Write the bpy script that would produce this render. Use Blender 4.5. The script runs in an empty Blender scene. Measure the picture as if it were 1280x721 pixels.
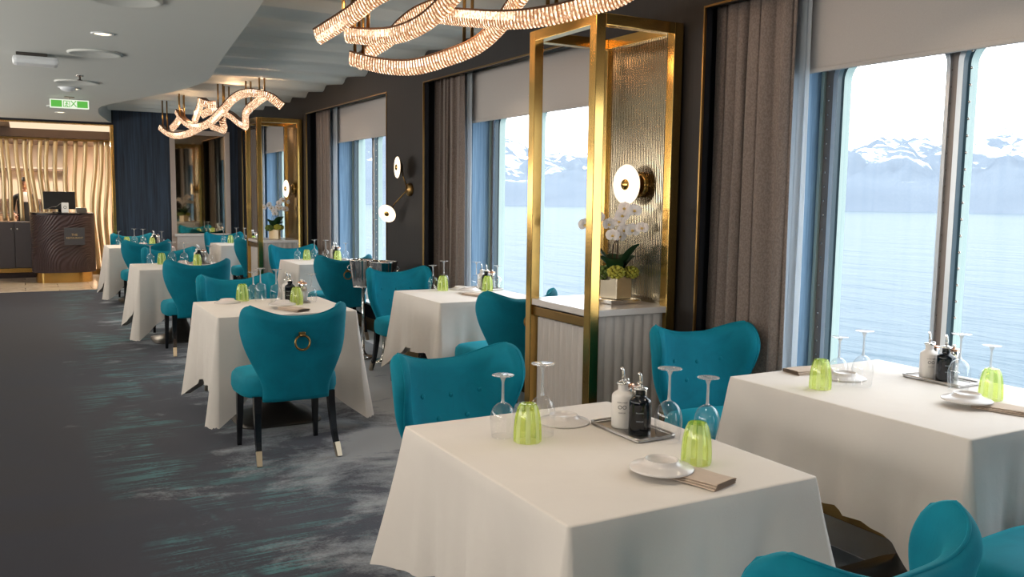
import bpy, bmesh, math, random
from math import sin, cos, pi, radians, sqrt, exp
from mathutils import Vector, Matrix, noise
random.seed(7)
SC = bpy.context.scene
COL = SC.collection
MESHES = {}

# ---------------------------------------------------------------- mesh builder
def sm(a, b, x):
    if a == b: return 0.0 if x < a else 1.0
    t = max(0.0, min(1.0, (x - a) / (b - a)))
    return t * t * (3 - 2 * t)

class B:
    def __init__(s):
        s.v = []; s.f = []; s.m = []; s.s = []
    def add(s, vs, fs, mi=0, smooth=False, mat=None):
        o = len(s.v)
        if mat is not None: vs = [mat @ Vector(p) for p in vs]
        s.v.extend(tuple(p) for p in vs)
        for f in fs:
            s.f.append(tuple(i + o for i in f)); s.m.append(mi); s.s.append(smooth)
        return s
    def box(s, c, d, bev=0.0, mi=0, rot=None, seg=2):
        M = Matrix.Translation(Vector(c))
        if rot is not None: M = M @ (rot.to_4x4() if hasattr(rot, 'to_4x4') else rot)
        bm = bmesh.new()
        bmesh.ops.create_cube(bm, size=1.0)
        for v in bm.verts: v.co = Vector((v.co.x * d[0], v.co.y * d[1], v.co.z * d[2]))
        if bev > 0:
            bmesh.ops.bevel(bm, geom=bm.edges[:], offset=min(bev, min(d) * .49), segments=seg, profile=.6, affect='EDGES')
        bm.verts.index_update()
        s.add([v.co.copy() for v in bm.verts], [[v.index for v in f.verts] for f in bm.faces], mi, False, M)
        bm.free(); return s
    def bx(s, x0, x1, y0, y1, z0, z1, bev=0.0, mi=0):
        return s.box(((x0 + x1) / 2, (y0 + y1) / 2, (z0 + z1) / 2), (abs(x1 - x0), abs(y1 - y0), abs(z1 - z0)), bev, mi)
    def grid(s, fn, nu, nv, mi=0, cu=False, cv=False, smooth=True, flip=False):
        vs = [fn(i / (nu if cu else nu - 1), j / (nv if cv else nv - 1)) for i in range(nu) for j in range(nv)]
        fs = []
        for i in range(nu if cu else nu - 1):
            for j in range(nv if cv else nv - 1):
                a = i * nv + j; b = ((i + 1) % nu) * nv + j
                c = ((i + 1) % nu) * nv + (j + 1) % nv; d = i * nv + (j + 1) % nv
                fs.append((a, d, c, b) if flip else (a, b, c, d))
        return s.add(vs, fs, mi, smooth)
    def lathe(s, prof, n=24, mi=0, mat=None, smooth=True, caps=True, rfn=None):
        vs = []; fs = []
        for (r, z) in prof:
            for k in range(n):
                a = 2 * pi * k / n
                rr = r * (rfn(a, z) if rfn else 1.0)
                vs.append((rr * cos(a), rr * sin(a), z))
        for i in range(len(prof) - 1):
            for k in range(n):
                fs.append((i * n + k, i * n + (k + 1) % n, (i + 1) * n + (k + 1) % n, (i + 1) * n + k))
        if caps:
            if prof[0][0] > 1e-5: fs.append(tuple(range(n - 1, -1, -1)))
            if prof[-1][0] > 1e-5: fs.append(tuple((len(prof) - 1) * n + k for k in range(n)))
        return s.add(vs, fs, mi, smooth, mat)
    def cyl(s, p0, p1, r0, r1=None, n=16, mi=0, smooth=True):
        return s.tube([p0, p1], [r0, r0 if r1 is None else r1], n, mi, smooth)
    def tube(s, path, rad, n=10, mi=0, smooth=True, sec=None, caps=True):
        path = [Vector(p) for p in path]
        if not isinstance(rad, (list, tuple)): rad = [rad] * len(path)
        t0 = (path[1] - path[0]).normalized()
        up = Vector((0, 0, 1)) if abs(t0.z) < .9 else Vector((1, 0, 0))
        nx = up.cross(t0).normalized()
        vs = []; fs = []
        m = n if sec is None else len(sec)
        for i, p in enumerate(path):
            t = (path[min(i + 1, len(path) - 1)] - path[max(i - 1, 0)]).normalized()
            nx = (nx - t * nx.dot(t)).normalized(); ny = t.cross(nx)
            for k in range(m):
                if sec is None:
                    a = 2 * pi * k / n; cx, cy = cos(a) * rad[i], sin(a) * rad[i]
                else:
                    cx, cy = sec[k][0] * rad[i], sec[k][1] * rad[i]
                vs.append(p + nx * cx + ny * cy)
        for i in range(len(path) - 1):
            for k in range(m):
                fs.append((i * m + k, i * m + (k + 1) % m, (i + 1) * m + (k + 1) % m, (i + 1) * m + k))
        s.add(vs, fs, mi, smooth)
        if caps:
            o = len(s.v) - len(vs)
            s.f.append(tuple(o + k for k in range(m - 1, -1, -1))); s.m.append(mi); s.s.append(False)
            s.f.append(tuple(o + (len(path) - 1) * m + k for k in range(m))); s.m.append(mi); s.s.append(False)
        return s
    def sph(s, c, r, n=16, m=10, mi=0, sc=(1, 1, 1), rot=None):
        M = Matrix.Translation(Vector(c))
        if rot is not None: M = M @ rot.to_4x4()
        M = M @ Matrix.Diagonal((sc[0], sc[1], sc[2], 1))
        prof = [(max(1e-6, r * sin(pi * i / m)), -r * cos(pi * i / m)) for i in range(m + 1)]
        return s.lathe(prof, n, mi, M, True, False)
    def torus(s, c, R, r, n=28, m=10, mi=0, mat=None):
        M = Matrix.Translation(Vector(c))
        if mat is not None: M = M @ mat.to_4x4()
        def fn(u, v):
            a = 2 * pi * u; b = 2 * pi * v
            return M @ Vector(((R + r * cos(b)) * cos(a), (R + r * cos(b)) * sin(a), r * sin(b)))
        return s.grid(fn, n, m, mi, True, True)
    def prism(s, poly, z0, z1, mi=0, mat=None, smooth=False):
        n = len(poly)
        vs = [(x, y, z0) for x, y in poly] + [(x, y, z1) for x, y in poly]
        fs = [tuple(range(n - 1, -1, -1)), tuple(range(n, 2 * n))]
        s.add(vs, fs, mi, False, mat)
        s.add(vs, [(i, (i + 1) % n, n + (i + 1) % n, n + i) for i in range(n)], mi, smooth, mat)
        return s
    def mesh(s, name, mats):
        me = bpy.data.meshes.new(name)
        me.from_pydata(s.v, [], s.f)
        for m in (mats if isinstance(mats, (list, tuple)) else [mats]): me.materials.append(m)
        me.polygons.foreach_set('material_index', s.m)
        me.polygons.foreach_set('use_smooth', s.s)
        me.update()
        return me
    def fixn(s):
        # outward normals
        me = bpy.data.meshes.new('t'); me.from_pydata(s.v, [], s.f)
        bm = bmesh.new(); bm.from_mesh(me); bmesh.ops.recalc_face_normals(bm, faces=bm.faces[:])
        bm.faces.index_update()
        s.f = [tuple(v.index for v in f.verts) for f in bm.faces]
        bm.free(); bpy.data.meshes.remove(me); return s

def obj(name, b, mats, parent=None, fix=True):
    if fix: b.fixn()
    o = bpy.data.objects.new(name, b.mesh(name, mats))
    COL.objects.link(o)
    if parent is not None: o.parent = parent
    return o

def thing(name, label, cat, loc=(0, 0, 0), rz=0.0, group=None):
    o = bpy.data.objects.new(name, None); COL.objects.link(o)
    o.empty_display_size = .1
    o.location = loc; o.rotation_euler = (0, 0, rz)
    return tag(o, label, cat, group)

def tag(o, label, cat, group=None):
    o['label'] = label; o['category'] = cat
    if group: o['group'] = group
    return o

def struct(name, b, mats, parent=None, fix=True):
    o = obj(name, b, mats, parent, fix)
    if parent is None: o['kind'] = 'structure'
    return o

def copy_tree(o, parent=None):
    c = o.copy(); COL.objects.link(c)
    if parent is not None: c.parent = parent
    for ch in KIDS(o): copy_tree(ch, c)
    return c
def KIDS(o): return list(o.children)

def dup(o, loc, rz=None, label=None, group=None):
    c = copy_tree(o)
    c.location = loc
    if rz is not None: c.rotation_euler = (0, 0, rz)
    if label: c['label'] = label
    if group: c['group'] = group
    return c

USED = set()
def place(proto, loc, rz, label, group=None):
    """the first call moves the prototype itself, later calls copy it"""
    if proto.name not in USED:
        USED.add(proto.name)
        proto.location = loc; proto.rotation_euler = (0, 0, rz); proto['label'] = label
        if group: proto['group'] = group
        return proto
    return dup(proto, loc, rz, label, group)

def textmesh(body, size, align='CENTER', ext=0.0006):
    cu = bpy.data.curves.new('t', 'FONT'); cu.body = body; cu.size = size
    cu.align_x = align; cu.align_y = 'CENTER'; cu.extrude = ext; cu.resolution_u = 3
    o = bpy.data.objects.new('t', cu); COL.objects.link(o)
    dg = bpy.context.evaluated_depsgraph_get()
    me = bpy.data.meshes.new_from_object(o.evaluated_get(dg))
    vs = [v.co.copy() for v in me.vertices]; fs = [tuple(p.vertices) for p in me.polygons]
    bpy.data.objects.remove(o); bpy.data.curves.remove(cu); bpy.data.meshes.remove(me)
    return vs, fs

def catmull(pts, k=8):
    P = [Vector(p) for p in pts]; out = []
    for i in range(len(P) - 1):
        a = P[max(i - 1, 0)]; b = P[i]; c = P[i + 1]; d = P[min(i + 2, len(P) - 1)]
        for j in range(k):
            t = j / k
            out.append(.5 * ((2 * b) + (c - a) * t + (2 * a - 5 * b + 4 * c - d) * t * t + (3 * b - a - 3 * c + d) * t ** 3))
    out.append(P[-1]); return out

# ---------------------------------------------------------------- materials
def srgb(r, g, b):
    f = lambda c: (c / 255 / 12.92) if c / 255 <= .04045 else ((c / 255 + .055) / 1.055) ** 2.4
    return (f(r), f(g), f(b), 1)

class NT:
    def refl(s, base=.05, edge=.55, pw=3.0):
        lw = s.n('LayerWeight', {'Blend': .5})
        return s.math('ADD', s.math('MULTIPLY', s.math('POWER', lw.outputs['Facing'], pw), edge), base, True)
    def __init__(s, name):
        s.m = bpy.data.materials.new(name); s.m.use_nodes = True
        s.t = s.m.node_tree; s.t.nodes.clear()
        s.out = s.t.nodes.new('ShaderNodeOutputMaterial')
    def n(s, typ, ins=None, **props):
        d = s.t.nodes.new('ShaderNode' + typ)
        for k, v in props.items(): setattr(d, k, v)
        for k, v in (ins or {}).items():
            sock = d.inputs[k]
            if hasattr(v, 'is_output') or isinstance(v, bpy.types.NodeSocket): s.t.links.new(v, sock)
            else: sock.default_value = v
        return d
    def coord(s, scale=(1, 1, 1), kind='Object'):
        tc = s.n('TexCoord')
        mp = s.n('Mapping', {'Vector': tc.outputs[kind], 'Scale': scale})
        return mp.outputs[0]
    def ramp(s, fac, stops, interp='LINEAR'):
        r = s.n('ValToRGB', {'Fac': fac}); cr = r.color_ramp; cr.interpolation = interp
        while len(cr.elements) < len(stops): cr.elements.new(.5)
        for e, (p, c) in zip(cr.elements, stops): e.position = p; e.color = c
        return r.outputs[0]
    def noise(s, vec, scale, detail=3, rough=.55, dist=0.0):
        return s.n('TexNoise', {'Vector': vec, 'Scale': scale, 'Detail': detail, 'Roughness': rough, 'Distortion': dist}).outputs['Fac']
    def mix(s, fac, a, b):
        m = s.n('Mix', data_type='RGBA')
        for i, v in ((0, fac), (6, a), (7, b)):
            if isinstance(v, bpy.types.NodeSocket): s.t.links.new(v, m.inputs[i])
            else: m.inputs[i].default_value = v
        return m.outputs[2]
    def math(s, op, a, b=0.0, clamp=False):
        m = s.n('Math', operation=op); m.use_clamp = clamp
        for i, v in ((0, a), (1, b)):
            if isinstance(v, bpy.types.NodeSocket): s.t.links.new(v, m.inputs[i])
            else: m.inputs[i].default_value = v
        return m.outputs[0]
    def bump(s, h, strength=.3, dist=.01):
        return s.n('Bump', {'Height': h, 'Strength': strength, 'Distance': dist}).outputs[0]
    def pbsdf(s, **ins):
        ins = {k.replace('_', ' '): v for k, v in ins.items()}
        p = s.n('BsdfPrincipled', ins); s.t.links.new(p.outputs[0], s.out.inputs[0]); return p
    def surf(s, sock): s.t.links.new(sock, s.out.inputs[0])

def simple(name, col, rough=.5, metal=0.0, var=.06, scale=20, bump=0.0, **kw):
    t = NT(name); v = t.coord()
    n = t.noise(v, scale, 3)
    a = tuple(min(1, c * (1 - var)) for c in col[:3]) + (1,); b = tuple(min(1, c * (1 + var)) for c in col[:3]) + (1,)
    c = t.mix(n, a, b)
    ins = dict(Base_Color=c, Roughness=rough, Metallic=metal, **kw)
    if bump: ins['Normal'] = t.bump(n, bump, .004)
    t.pbsdf(**ins); return t.m

def emis(name, col, strength):
    t = NT(name)
    n = t.noise(t.coord(), 6, 2)
    e = t.n('Emission', {'Color': t.mix(n, tuple(c * .96 for c in col[:3]) + (1,), col), 'Strength': strength}); t.surf(e.outputs[0]); return t.m

M = {}
def mats():
    M['brass'] = simple('brass', srgb(206, 168, 98), .2, 1.0, .1, 9)
    M['brass_dark'] = simple('aged_brass', srgb(146, 116, 70), .3, 1.0, .12, 9)
    M['bronze'] = simple('bronze', srgb(92, 66, 48), .35, .8, .1, 12)
    M['chrome'] = simple('chrome', srgb(225, 222, 218), .08, 1.0, .03, 5)
    M['steel'] = simple('brushed_steel', srgb(170, 165, 160), .28, 1.0, .06, 30)
    M['black'] = simple('black_lacquer', srgb(16, 17, 22), .22, 0, .1, 20)
    M['dark_metal'] = simple('dark_metal', srgb(92, 88, 84), .36, .75, .12, 14)
    M['tip'] = simple('satin_gold', srgb(205, 190, 165), .3, 1.0, .05, 14)
    # velvet
    t = NT('teal_velvet'); v = t.coord()
    n = t.noise(v, 7, 4, .6, .6); n2 = t.noise(v, 160, 2)
    c = t.mix(n, srgb(0, 96, 116), srgb(4, 134, 156))
    t.pbsdf(Base_Color=c, Roughness=.75, Sheen_Weight=.55, Sheen_Roughness=.35, Sheen_Tint=srgb(60, 190, 205), Specular_IOR_Level=.2, Normal=t.bump(n2, .12, .002))
    M['velvet'] = t.m
    # linen
    t = NT('table_linen'); v = t.coord()
    n = t.noise(v, 3.5, 4, .6, .4); w = t.noise(t.coord((1, 1, 1)), 420, 2)
    c = t.mix(n, srgb(212, 204, 196), srgb(224, 217, 209))
    h = t.math('ADD', t.math('MULTIPLY', n, .6), t.math('MULTIPLY', w, .06))
    t.pbsdf(Base_Color=c, Roughness=.85, Sheen_Weight=.1, Specular_IOR_Level=.25, Normal=t.bump(h, .22, .03))
    M['linen'] = t.m
    M['napkin'] = simple('napkin_linen', srgb(190, 172, 155), .9, 0, .06, 60, .2)
    # carpet
    t = NT('carpet'); v = t.coord()
    big = t.noise(v, .55, 4, .6, .9)
    cl = t.math('ADD', t.noise(t.coord((1.0, 1.5, 1)), 1.7, 9, .66, .35), t.math('MULTIPLY', t.math('SUBTRACT', t.noise(v, 70, 3, .7), .5), .16))
    fine = t.noise(v, 190, 2, .7)
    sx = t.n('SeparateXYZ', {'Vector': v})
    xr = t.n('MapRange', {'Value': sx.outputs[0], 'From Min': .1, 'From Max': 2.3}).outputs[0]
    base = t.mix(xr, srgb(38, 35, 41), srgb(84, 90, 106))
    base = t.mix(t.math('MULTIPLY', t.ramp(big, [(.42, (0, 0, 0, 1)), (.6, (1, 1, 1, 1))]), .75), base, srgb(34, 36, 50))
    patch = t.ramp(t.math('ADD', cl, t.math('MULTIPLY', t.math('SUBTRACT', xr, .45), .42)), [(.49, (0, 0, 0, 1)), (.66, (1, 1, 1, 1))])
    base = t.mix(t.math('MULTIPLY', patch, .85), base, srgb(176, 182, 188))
    # teal brush strokes running across the room, in clumps along the aisle
    st = t.math('ADD', t.noise(t.coord((1.3, 20, 1)), 1.0, 7, .7, .9), t.math('MULTIPLY', t.math('SUBTRACT', t.noise(t.coord((1, 1, 1)), 60, 3, .7), .5), .30))
    clump = t.noise(t.coord((1.3, .9, 1)), 1.3, 4, .6, .5)
    band = t.math('MULTIPLY', t.n('MapRange', {'Value': sx.outputs[0], 'From Min': .25, 'From Max': .6}).outputs[0],
                  t.n('MapRange', {'Value': sx.outputs[0], 'From Min': 1.5, 'From Max': .9}).outputs[0])
    k = t.math('MULTIPLY', t.ramp(st, [(.48, (0, 0, 0, 1)), (.58, (1, 1, 1, 1))]), t.ramp(clump, [(.44, (0, 0, 0, 1)), (.56, (1, 1, 1, 1))]))
    k = t.math('MULTIPLY', k, t.math('MULTIPLY', band, .6), True)
    base = t.mix(k, base, srgb(84, 150, 154))
    base = t.mix(t.math('MULTIPLY', fine, .38), base, srgb(34, 36, 48))
    t.pbsdf(Base_Color=base, Roughness=.95, Specular_IOR_Level=.1, Sheen_Weight=.15, Normal=t.bump(fine, .5, .004))
    M['carpet'] = t.m
    # marble floor of the lobby
    t = NT('marble_floor'); v = t.coord()
    br = t.n('TexBrick', {'Vector': v, 'Color1': srgb(226, 208, 186), 'Color2': srgb(205, 185, 163), 'Mortar': srgb(170, 150, 130), 'Scale': 1.0, 'Mortar Size': .006, 'Brick Width': .9, 'Row Height': .45}, offset=.5)
    vn = t.noise(v, 2.2, 8, .7, 2.0)
    c = t.mix(t.ramp(vn, [(.45, (0, 0, 0, 1)), (.55, (.5, .5, .5, 1)), (.62, (0, 0, 0, 1))]), br.outputs[0], srgb(238, 226, 210))
    t.pbsdf(Base_Color=c, Roughness=.12); M['marble'] = t.m
    M['stone'] = simple('pale_stone', srgb(205, 198, 192), .25, 0, .05, 8)
    M['stone_strip'] = simple('pale_floor_stone', srgb(236, 235, 234), .35, 0, .05, 8)
    M['stone_beige'] = simple('beige_stone', srgb(186, 168, 155), .35, 0, .07, 6)
    # ceilings
    M['ceil'] = simple('matte_ceiling', srgb(200, 202, 196), .8, 0, .02, 3)
    M['wave'] = simple('wave_ceiling', srgb(214, 216, 210), .55, 0, .02, 3)
    # dark wall covering
    def wallpaper(name, a, b, rough=.7, sc=(60, 60, 2.2)):
        t = NT(name); n = t.noise(t.coord(sc), 1.0, 5, .65, .3); f = t.noise(t.coord((240, 240, 8)), 1.0, 2)
        c = t.mix(t.ramp(n, [(.3, (0, 0, 0, 1)), (.7, (1, 1, 1, 1))]), a, b)
        t.pbsdf(Base_Color=c, Roughness=rough, Normal=t.bump(t.math('ADD', n, t.math('MULTIPLY', f, .4)), .25, .004)); return t.m
    M['wall_dark'] = wallpaper('brown_black_wallcovering', srgb(13, 10, 10), srgb(25, 18, 17), .6)
    M['wall_blue'] = wallpaper('navy_streak_wallcovering', srgb(14, 21, 32), srgb(50, 66, 86), .6, (38, 38, 1.2))
    M['reveal_blue'] = wallpaper('blue_denim_wallcovering', srgb(92, 128, 160), srgb(140, 172, 200), .7, (70, 70, 1.8))
    M['navy'] = simple('navy_lining', srgb(14, 17, 26), .7, 0, .1, 10)
    # ribbed limed oak
    t = NT('limed_oak'); v = t.coord((14, 14, 1.6)); n = t.noise(v, 2.2, 5, .6, 1.0)
    t.pbsdf(Base_Color=t.mix(n, srgb(170, 160, 152), srgb(206, 198, 190)), Roughness=.55, Normal=t.bump(n, .1, .004)); M['oak'] = t.m
    t = NT('white_wainscot'); n = t.noise(t.coord(), 8, 2)
    t.pbsdf(Base_Color=t.mix(n, srgb(214, 206, 200), srgb(224, 218, 212)), Roughness=.45); M['wains'] = t.m
    # textiles
    t = NT('taupe_curtain'); v = t.coord(); n = t.noise(t.coord((85, 85, 60)), 1.5, 3, .7); g = t.noise(v, 3, 2)
    c = t.mix(t.ramp(n, [(.42, (0, 0, 0, 1)), (.6, (1, 1, 1, 1))]), srgb(118, 104, 96), srgb(140, 126, 117))
    d = t.n('BsdfPrincipled', {'Base Color': c, 'Roughness': .8, 'Sheen Weight': .2, 'Normal': t.bump(n, .35, .003)})
    tr = t.n('BsdfTranslucent', {'Color': srgb(120, 104, 94)})
    mx = t.n('MixShader', {0: .12, 1: d.outputs[0], 2: tr.outputs[0]}); t.surf(mx.outputs[0]); M['curtain'] = t.m
    t = NT('white_sheer'); v = t.coord((90, 90, 90)); n = t.noise(v, 2.0, 2)
    d = t.n('BsdfDiffuse', {'Color': t.mix(n, srgb(215, 220, 224), srgb(236, 240, 243))})
    tr = t.n('BsdfTranslucent', {'Color': srgb(232, 238, 243)})
    m1 = t.n('MixShader', {0: .55, 1: d.outputs[0], 2: tr.outputs[0]})
    tp = t.n('BsdfTransparent'); m2 = t.n('MixShader', {0: .15, 1: m1.outputs[0], 2: tp.outputs[0]}); t.surf(m2.outputs[0]); M['sheer'] = t.m
    t = NT('roller_blind_fabric'); n = t.noise(t.coord((300, 300, 300)), 1.0, 2)
    d = t.n('BsdfDiffuse', {'Color': t.mix(n, srgb(178, 172, 168), srgb(192, 187, 182))})
    tr = t.n('BsdfTranslucent', {'Color': srgb(190, 185, 180)})
    mx = t.n('MixShader', {0: .06, 1: d.outputs[0], 2: tr.outputs[0]}); t.surf(mx.outputs[0]); M['blind'] = t.m
    # window metal
    M['win_metal'] = simple('rivet_strip', srgb(132, 122, 116), .4, .25, .12, 10)
    M['win_pale'] = simple('pale_green_paint', srgb(158, 178, 174), .45, 0, .04, 8)
    M['gasket'] = simple('teal_gasket', srgb(36, 62, 72), .4, 0, .1, 8)
    M['alu'] = simple('aluminium', srgb(205, 210, 214), .45, 1.0, .03, 20)
    M['rivet'] = simple('rivets', srgb(196, 190, 184), .25, 1.0, .05, 20)
    # pane with faint vertical rain streaks
    t = NT('window_pane'); n = t.noise(t.coord((1, 34, 1.1)), 1.0, 5, .7, .2)
    tp = t.n('BsdfTransparent', {'Color': t.mix(t.ramp(n, [(.45, (0, 0, 0, 1)), (.75, (1, 1, 1, 1))]), (.95, .98, 1, 1), (.86, .91, .95, 1))})
    df = t.n('BsdfDiffuse', {'Color': (.8, .84, .86, 1)})
    mx = t.n('MixShader', {0: .035, 1: tp.outputs[0], 2: df.outputs[0]}); t.surf(mx.outputs[0]); M['pane'] = t.m
    # stemware
    t = NT('clear_glass')
    lw = t.n('LayerWeight', {'Blend': .28})
    tp = t.n('BsdfTransparent', {'Color': t.mix(lw.outputs['Facing'], (.99, .99, .99, 1), (.90, .91, .92, 1))})
    gl = t.n('BsdfGlossy', {'Roughness': .015, 'Color': (1, 1, 1, 1)})
    mx = t.n('MixShader', {0: t.refl(.06, .62, 4.0), 1: tp.outputs[0], 2: gl.outputs[0]}); t.surf(mx.outputs[0]); M['glass'] = t.m
    t = NT('solid_glass'); g = t.n('BsdfGlass', {'IOR': 1.46, 'Roughness': 0.0, 'Color': (.98, .98, .98, 1)})
    tp = t.n('BsdfTransparent', {'Color': (.95, .95, .95, 1)}); df = t.n('BsdfDiffuse', {'Color': (.9, .9, .9, 1)})
    mx = t.n('MixShader', {0: .55, 1: g.outputs[0], 2: tp.outputs[0]}); m2 = t.n('MixShader', {0: .28, 1: mx.outputs[0], 2: df.outputs[0]}); t.surf(m2.outputs[0]); M['stemglass'] = t.m  # white diffuse mixed in to imitate bright reflections in the stems
    t = NT('foot_glass'); lw = t.n('LayerWeight', {'Blend': .3}); tp = t.n('BsdfTransparent', {'Color': (.97, .97, .97, 1)}); df = t.n('BsdfDiffuse', {'Color': (.92, .92, .92, 1)}); gl = t.n('BsdfGlossy', {'Roughness': .06})
    m0 = t.n('MixShader', {0: t.math('MULTIPLY', lw.outputs['Facing'], .45), 1: tp.outputs[0], 2: df.outputs[0]}); mx = t.n('MixShader', {0: t.refl(.08, .4), 1: m0.outputs[0], 2: gl.outputs[0]}); t.surf(mx.outputs[0]); M['foot'] = t.m  # white diffuse imitates the window's reflection on the foot
    def lime(name, c1, c2, op, body=srgb(218, 246, 84)):
        t = NT(name); lw = t.n('LayerWeight', {'Blend': .35})
        tp = t.n('BsdfTransparent', {'Color': t.mix(lw.outputs['Facing'], c1, c2)})
        tl = t.n('BsdfTranslucent', {'Color': body}); df = t.n('BsdfDiffuse', {'Color': body})
        m0 = t.n('MixShader', {0: .5, 1: tl.outputs[0], 2: df.outputs[0]})
        m1 = t.n('MixShader', {0: op, 1: tp.outputs[0], 2: m0.outputs[0]})
        gl = t.n('BsdfGlossy', {'Roughness': .03})
        mx = t.n('MixShader', {0: t.refl(.04, .4, 4.0), 1: m1.outputs[0], 2: gl.outputs[0]}); t.surf(mx.outputs[0]); return t.m
    M['lime'] = lime('lime_glass', (.95, 1.0, .62, 1), (.86, .98, .34, 1), .22)
    M['lime_rib'] = lime('frosted_lime_rib', (.95, .99, .80, 1), (.90, .97, .66, 1), .50, srgb(238, 250, 176))
    M['china'] = simple('grey_white_china', srgb(208, 202, 198), .22, 0, .03, 12)
    M['ceramic'] = simple('white_ceramic', srgb(218, 212, 206), .35, 0, .02, 12)
    M['blackglass'] = simple('black_glass', srgb(10, 14, 20), .08, 0, .1, 12)
    M['ink'] = simple('printed_ink', srgb(60, 58, 58), .6, 0, .05, 50)
    M['print_pale'] = simple('pale_print', srgb(150, 158, 165), .6, 0, .05, 50)
    M['gold_print'] = simple('gold_print', srgb(214, 190, 140), .35, .6, .05, 50)
    M['copper'] = simple('copper', srgb(220, 170, 142), .2, 1.0, .05, 10)
    # lamps
    M['disc'] = emis('lamp_face', (1.0, .82, .60, 1), 1.7)
    M['downlight'] = emis('downlight_lens', (1.0, .74, .42, 1), 6.0)
    t = NT('crystal_rods'); n = t.noise(t.coord((70, 70, 70)), 1.0, 2)
    lw = t.n('LayerWeight', {'Blend': .5})
    c = t.mix(t.ramp(n, [(.35, (0, 0, 0, 1)), (.7, (1, 1, 1, 1))]), (1.0, .54, .29, 1), (1.0, .82, .60, 1))
    e = t.n('Emission', {'Color': c, 'Strength': t.math('MULTIPLY_ADD' if False else 'ADD', t.math('MULTIPLY', t.ramp(n, [(.40, (0, 0, 0, 1)), (.70, (1, 1, 1, 1))]), 2.6), .75)})
    gl = t.n('BsdfGlossy', {'Roughness': .08, 'Color': (1, .93, .85, 1)})
    mx = t.n('MixShader', {0: .15, 1: e.outputs[0], 2: gl.outputs[0]}); t.surf(mx.outputs[0]); M['crystal'] = t.m
    t = NT('crystal_gap'); n = t.noise(t.coord((60, 60, 60)), 1.0, 2)
    e = t.n('Emission', {'Color': (1.0, .40, .15, 1), 'Strength': t.math('MULTIPLY', n, 1.1)}); gl = t.n('BsdfGlossy', {'Roughness': .15, 'Color': (.8, .62, .45, 1)})
    mx = t.n('MixShader', {0: .35, 1: e.outputs[0], 2: gl.outputs[0]}); t.surf(mx.outputs[0]); M['crystal_gap'] = t.m
    # mirrors
    M['mirror'] = simple('antique_mirror', srgb(205, 190, 165), .04, 1.0, .05, 4)
    t = NT('reeded_mirror'); sx = t.n('SeparateXYZ', {'Vector': t.coord()})
    w = t.math('SINE', t.math('MULTIPLY', sx.outputs[1], 420.0))
    t.pbsdf(Base_Color=srgb(160, 150, 128), Metallic=1.0, Roughness=.16, Normal=t.bump(w, .35, .004)); M['reeded'] = t.m
    # plants
    M['petal'] = simple('orchid_petal', srgb(250, 240, 234), .6, 0, .05, 40, 0, Subsurface_Weight=.0)
    M['petal_lip'] = simple('orchid_lip', srgb(226, 190, 110), .6, 0, .1, 40)
    M['leaf'] = simple('orchid_leaf', srgb(28, 66, 36), .45, 0, .25, 14)
    M['stem'] = simple('orchid_stem', srgb(88, 70, 50), .6, 0, .2, 30)
    M['yellow_green'] = simple('yellow_green_bloom', srgb(186, 180, 70), .7, 0, .25, 40)
    M['moss'] = simple('green_bloom', srgb(110, 130, 60), .7, 0, .3, 40)
    # lobby
    M['desk'] = simple('dark_carved_wood', srgb(62, 48, 50), .32, .1, .12, 8)
    M['cabinet_grey'] = simple('grey_leather_panel', srgb(84, 80, 84), .5, 0, .06, 14)
    M['plaque'] = simple('slate_plaque', srgb(66, 68, 74), .5, 0, .05, 14)
    M['screen'] = simple('monitor_plastic', srgb(18, 20, 24), .35, 0, .1, 14)
    M['white_plastic'] = simple('white_plastic', srgb(222, 226, 228), .4, 0, .02, 14)
    M['slat'] = simple('champagne_gold', srgb(226, 202, 156), .34, .7, .08, 5)
    M['lobby_wall'] = simple('cream_plaster', srgb(228, 206, 184), .7, 0, .03, 4)
    M['lobby_dark'] = simple('bronze_panel', srgb(96, 76, 62), .45, .2, .1, 4)
    M['cove'] = emis('cove_light', (1.0, .76, .52, 1), 1.05)
    M['exit_green'] = emis('exit_sign_green', (.16, .62, .10, 1), .75)
    M['exit_white'] = emis('exit_sign_white', (.92, 1.0, .80, 1), .9)
    M['skin'] = simple('skin', srgb(176, 124, 100), .5, 0, .06, 30)
    M['hair'] = simple('dark_hair', srgb(24, 19, 17), .5, 0, .15, 60)
    M['shirt'] = simple('white_shirt', srgb(222, 218, 212), .8, 0, .04, 30)
    M['suit'] = simple('black_waistcoat', srgb(26, 26, 30), .75, 0, .1, 30)
    # outdoors
    t = NT('sea'); v = t.coord((1, 1, 1)); n = t.noise(t.coord((.10, .035, 1)), 1.0, 6, .6, .5); n2 = t.noise(t.coord((.011, .004, 1)), 1.0, 4)
    c = t.mix(n2, (.046, .079, .104, 1), (.062, .098, .124, 1))
    t.pbsdf(Base_Color=c, Roughness=.45, Specular_IOR_Level=.06, Normal=t.bump(n, .8, 2.0)); M['sea'] = t.m
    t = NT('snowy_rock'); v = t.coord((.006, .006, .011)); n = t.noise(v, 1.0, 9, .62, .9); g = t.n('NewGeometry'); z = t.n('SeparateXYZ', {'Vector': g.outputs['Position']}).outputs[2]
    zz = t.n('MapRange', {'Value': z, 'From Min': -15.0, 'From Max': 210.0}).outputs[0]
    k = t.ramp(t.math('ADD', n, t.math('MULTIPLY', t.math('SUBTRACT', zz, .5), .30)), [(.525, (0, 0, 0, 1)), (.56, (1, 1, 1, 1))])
    c = t.mix(k, t.mix(n, srgb(92, 102, 114), srgb(112, 121, 130)), srgb(206, 215, 224))  # rock paled in its colour to stand in for distance haze
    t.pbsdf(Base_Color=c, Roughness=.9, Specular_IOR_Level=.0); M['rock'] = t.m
mats()
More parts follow.
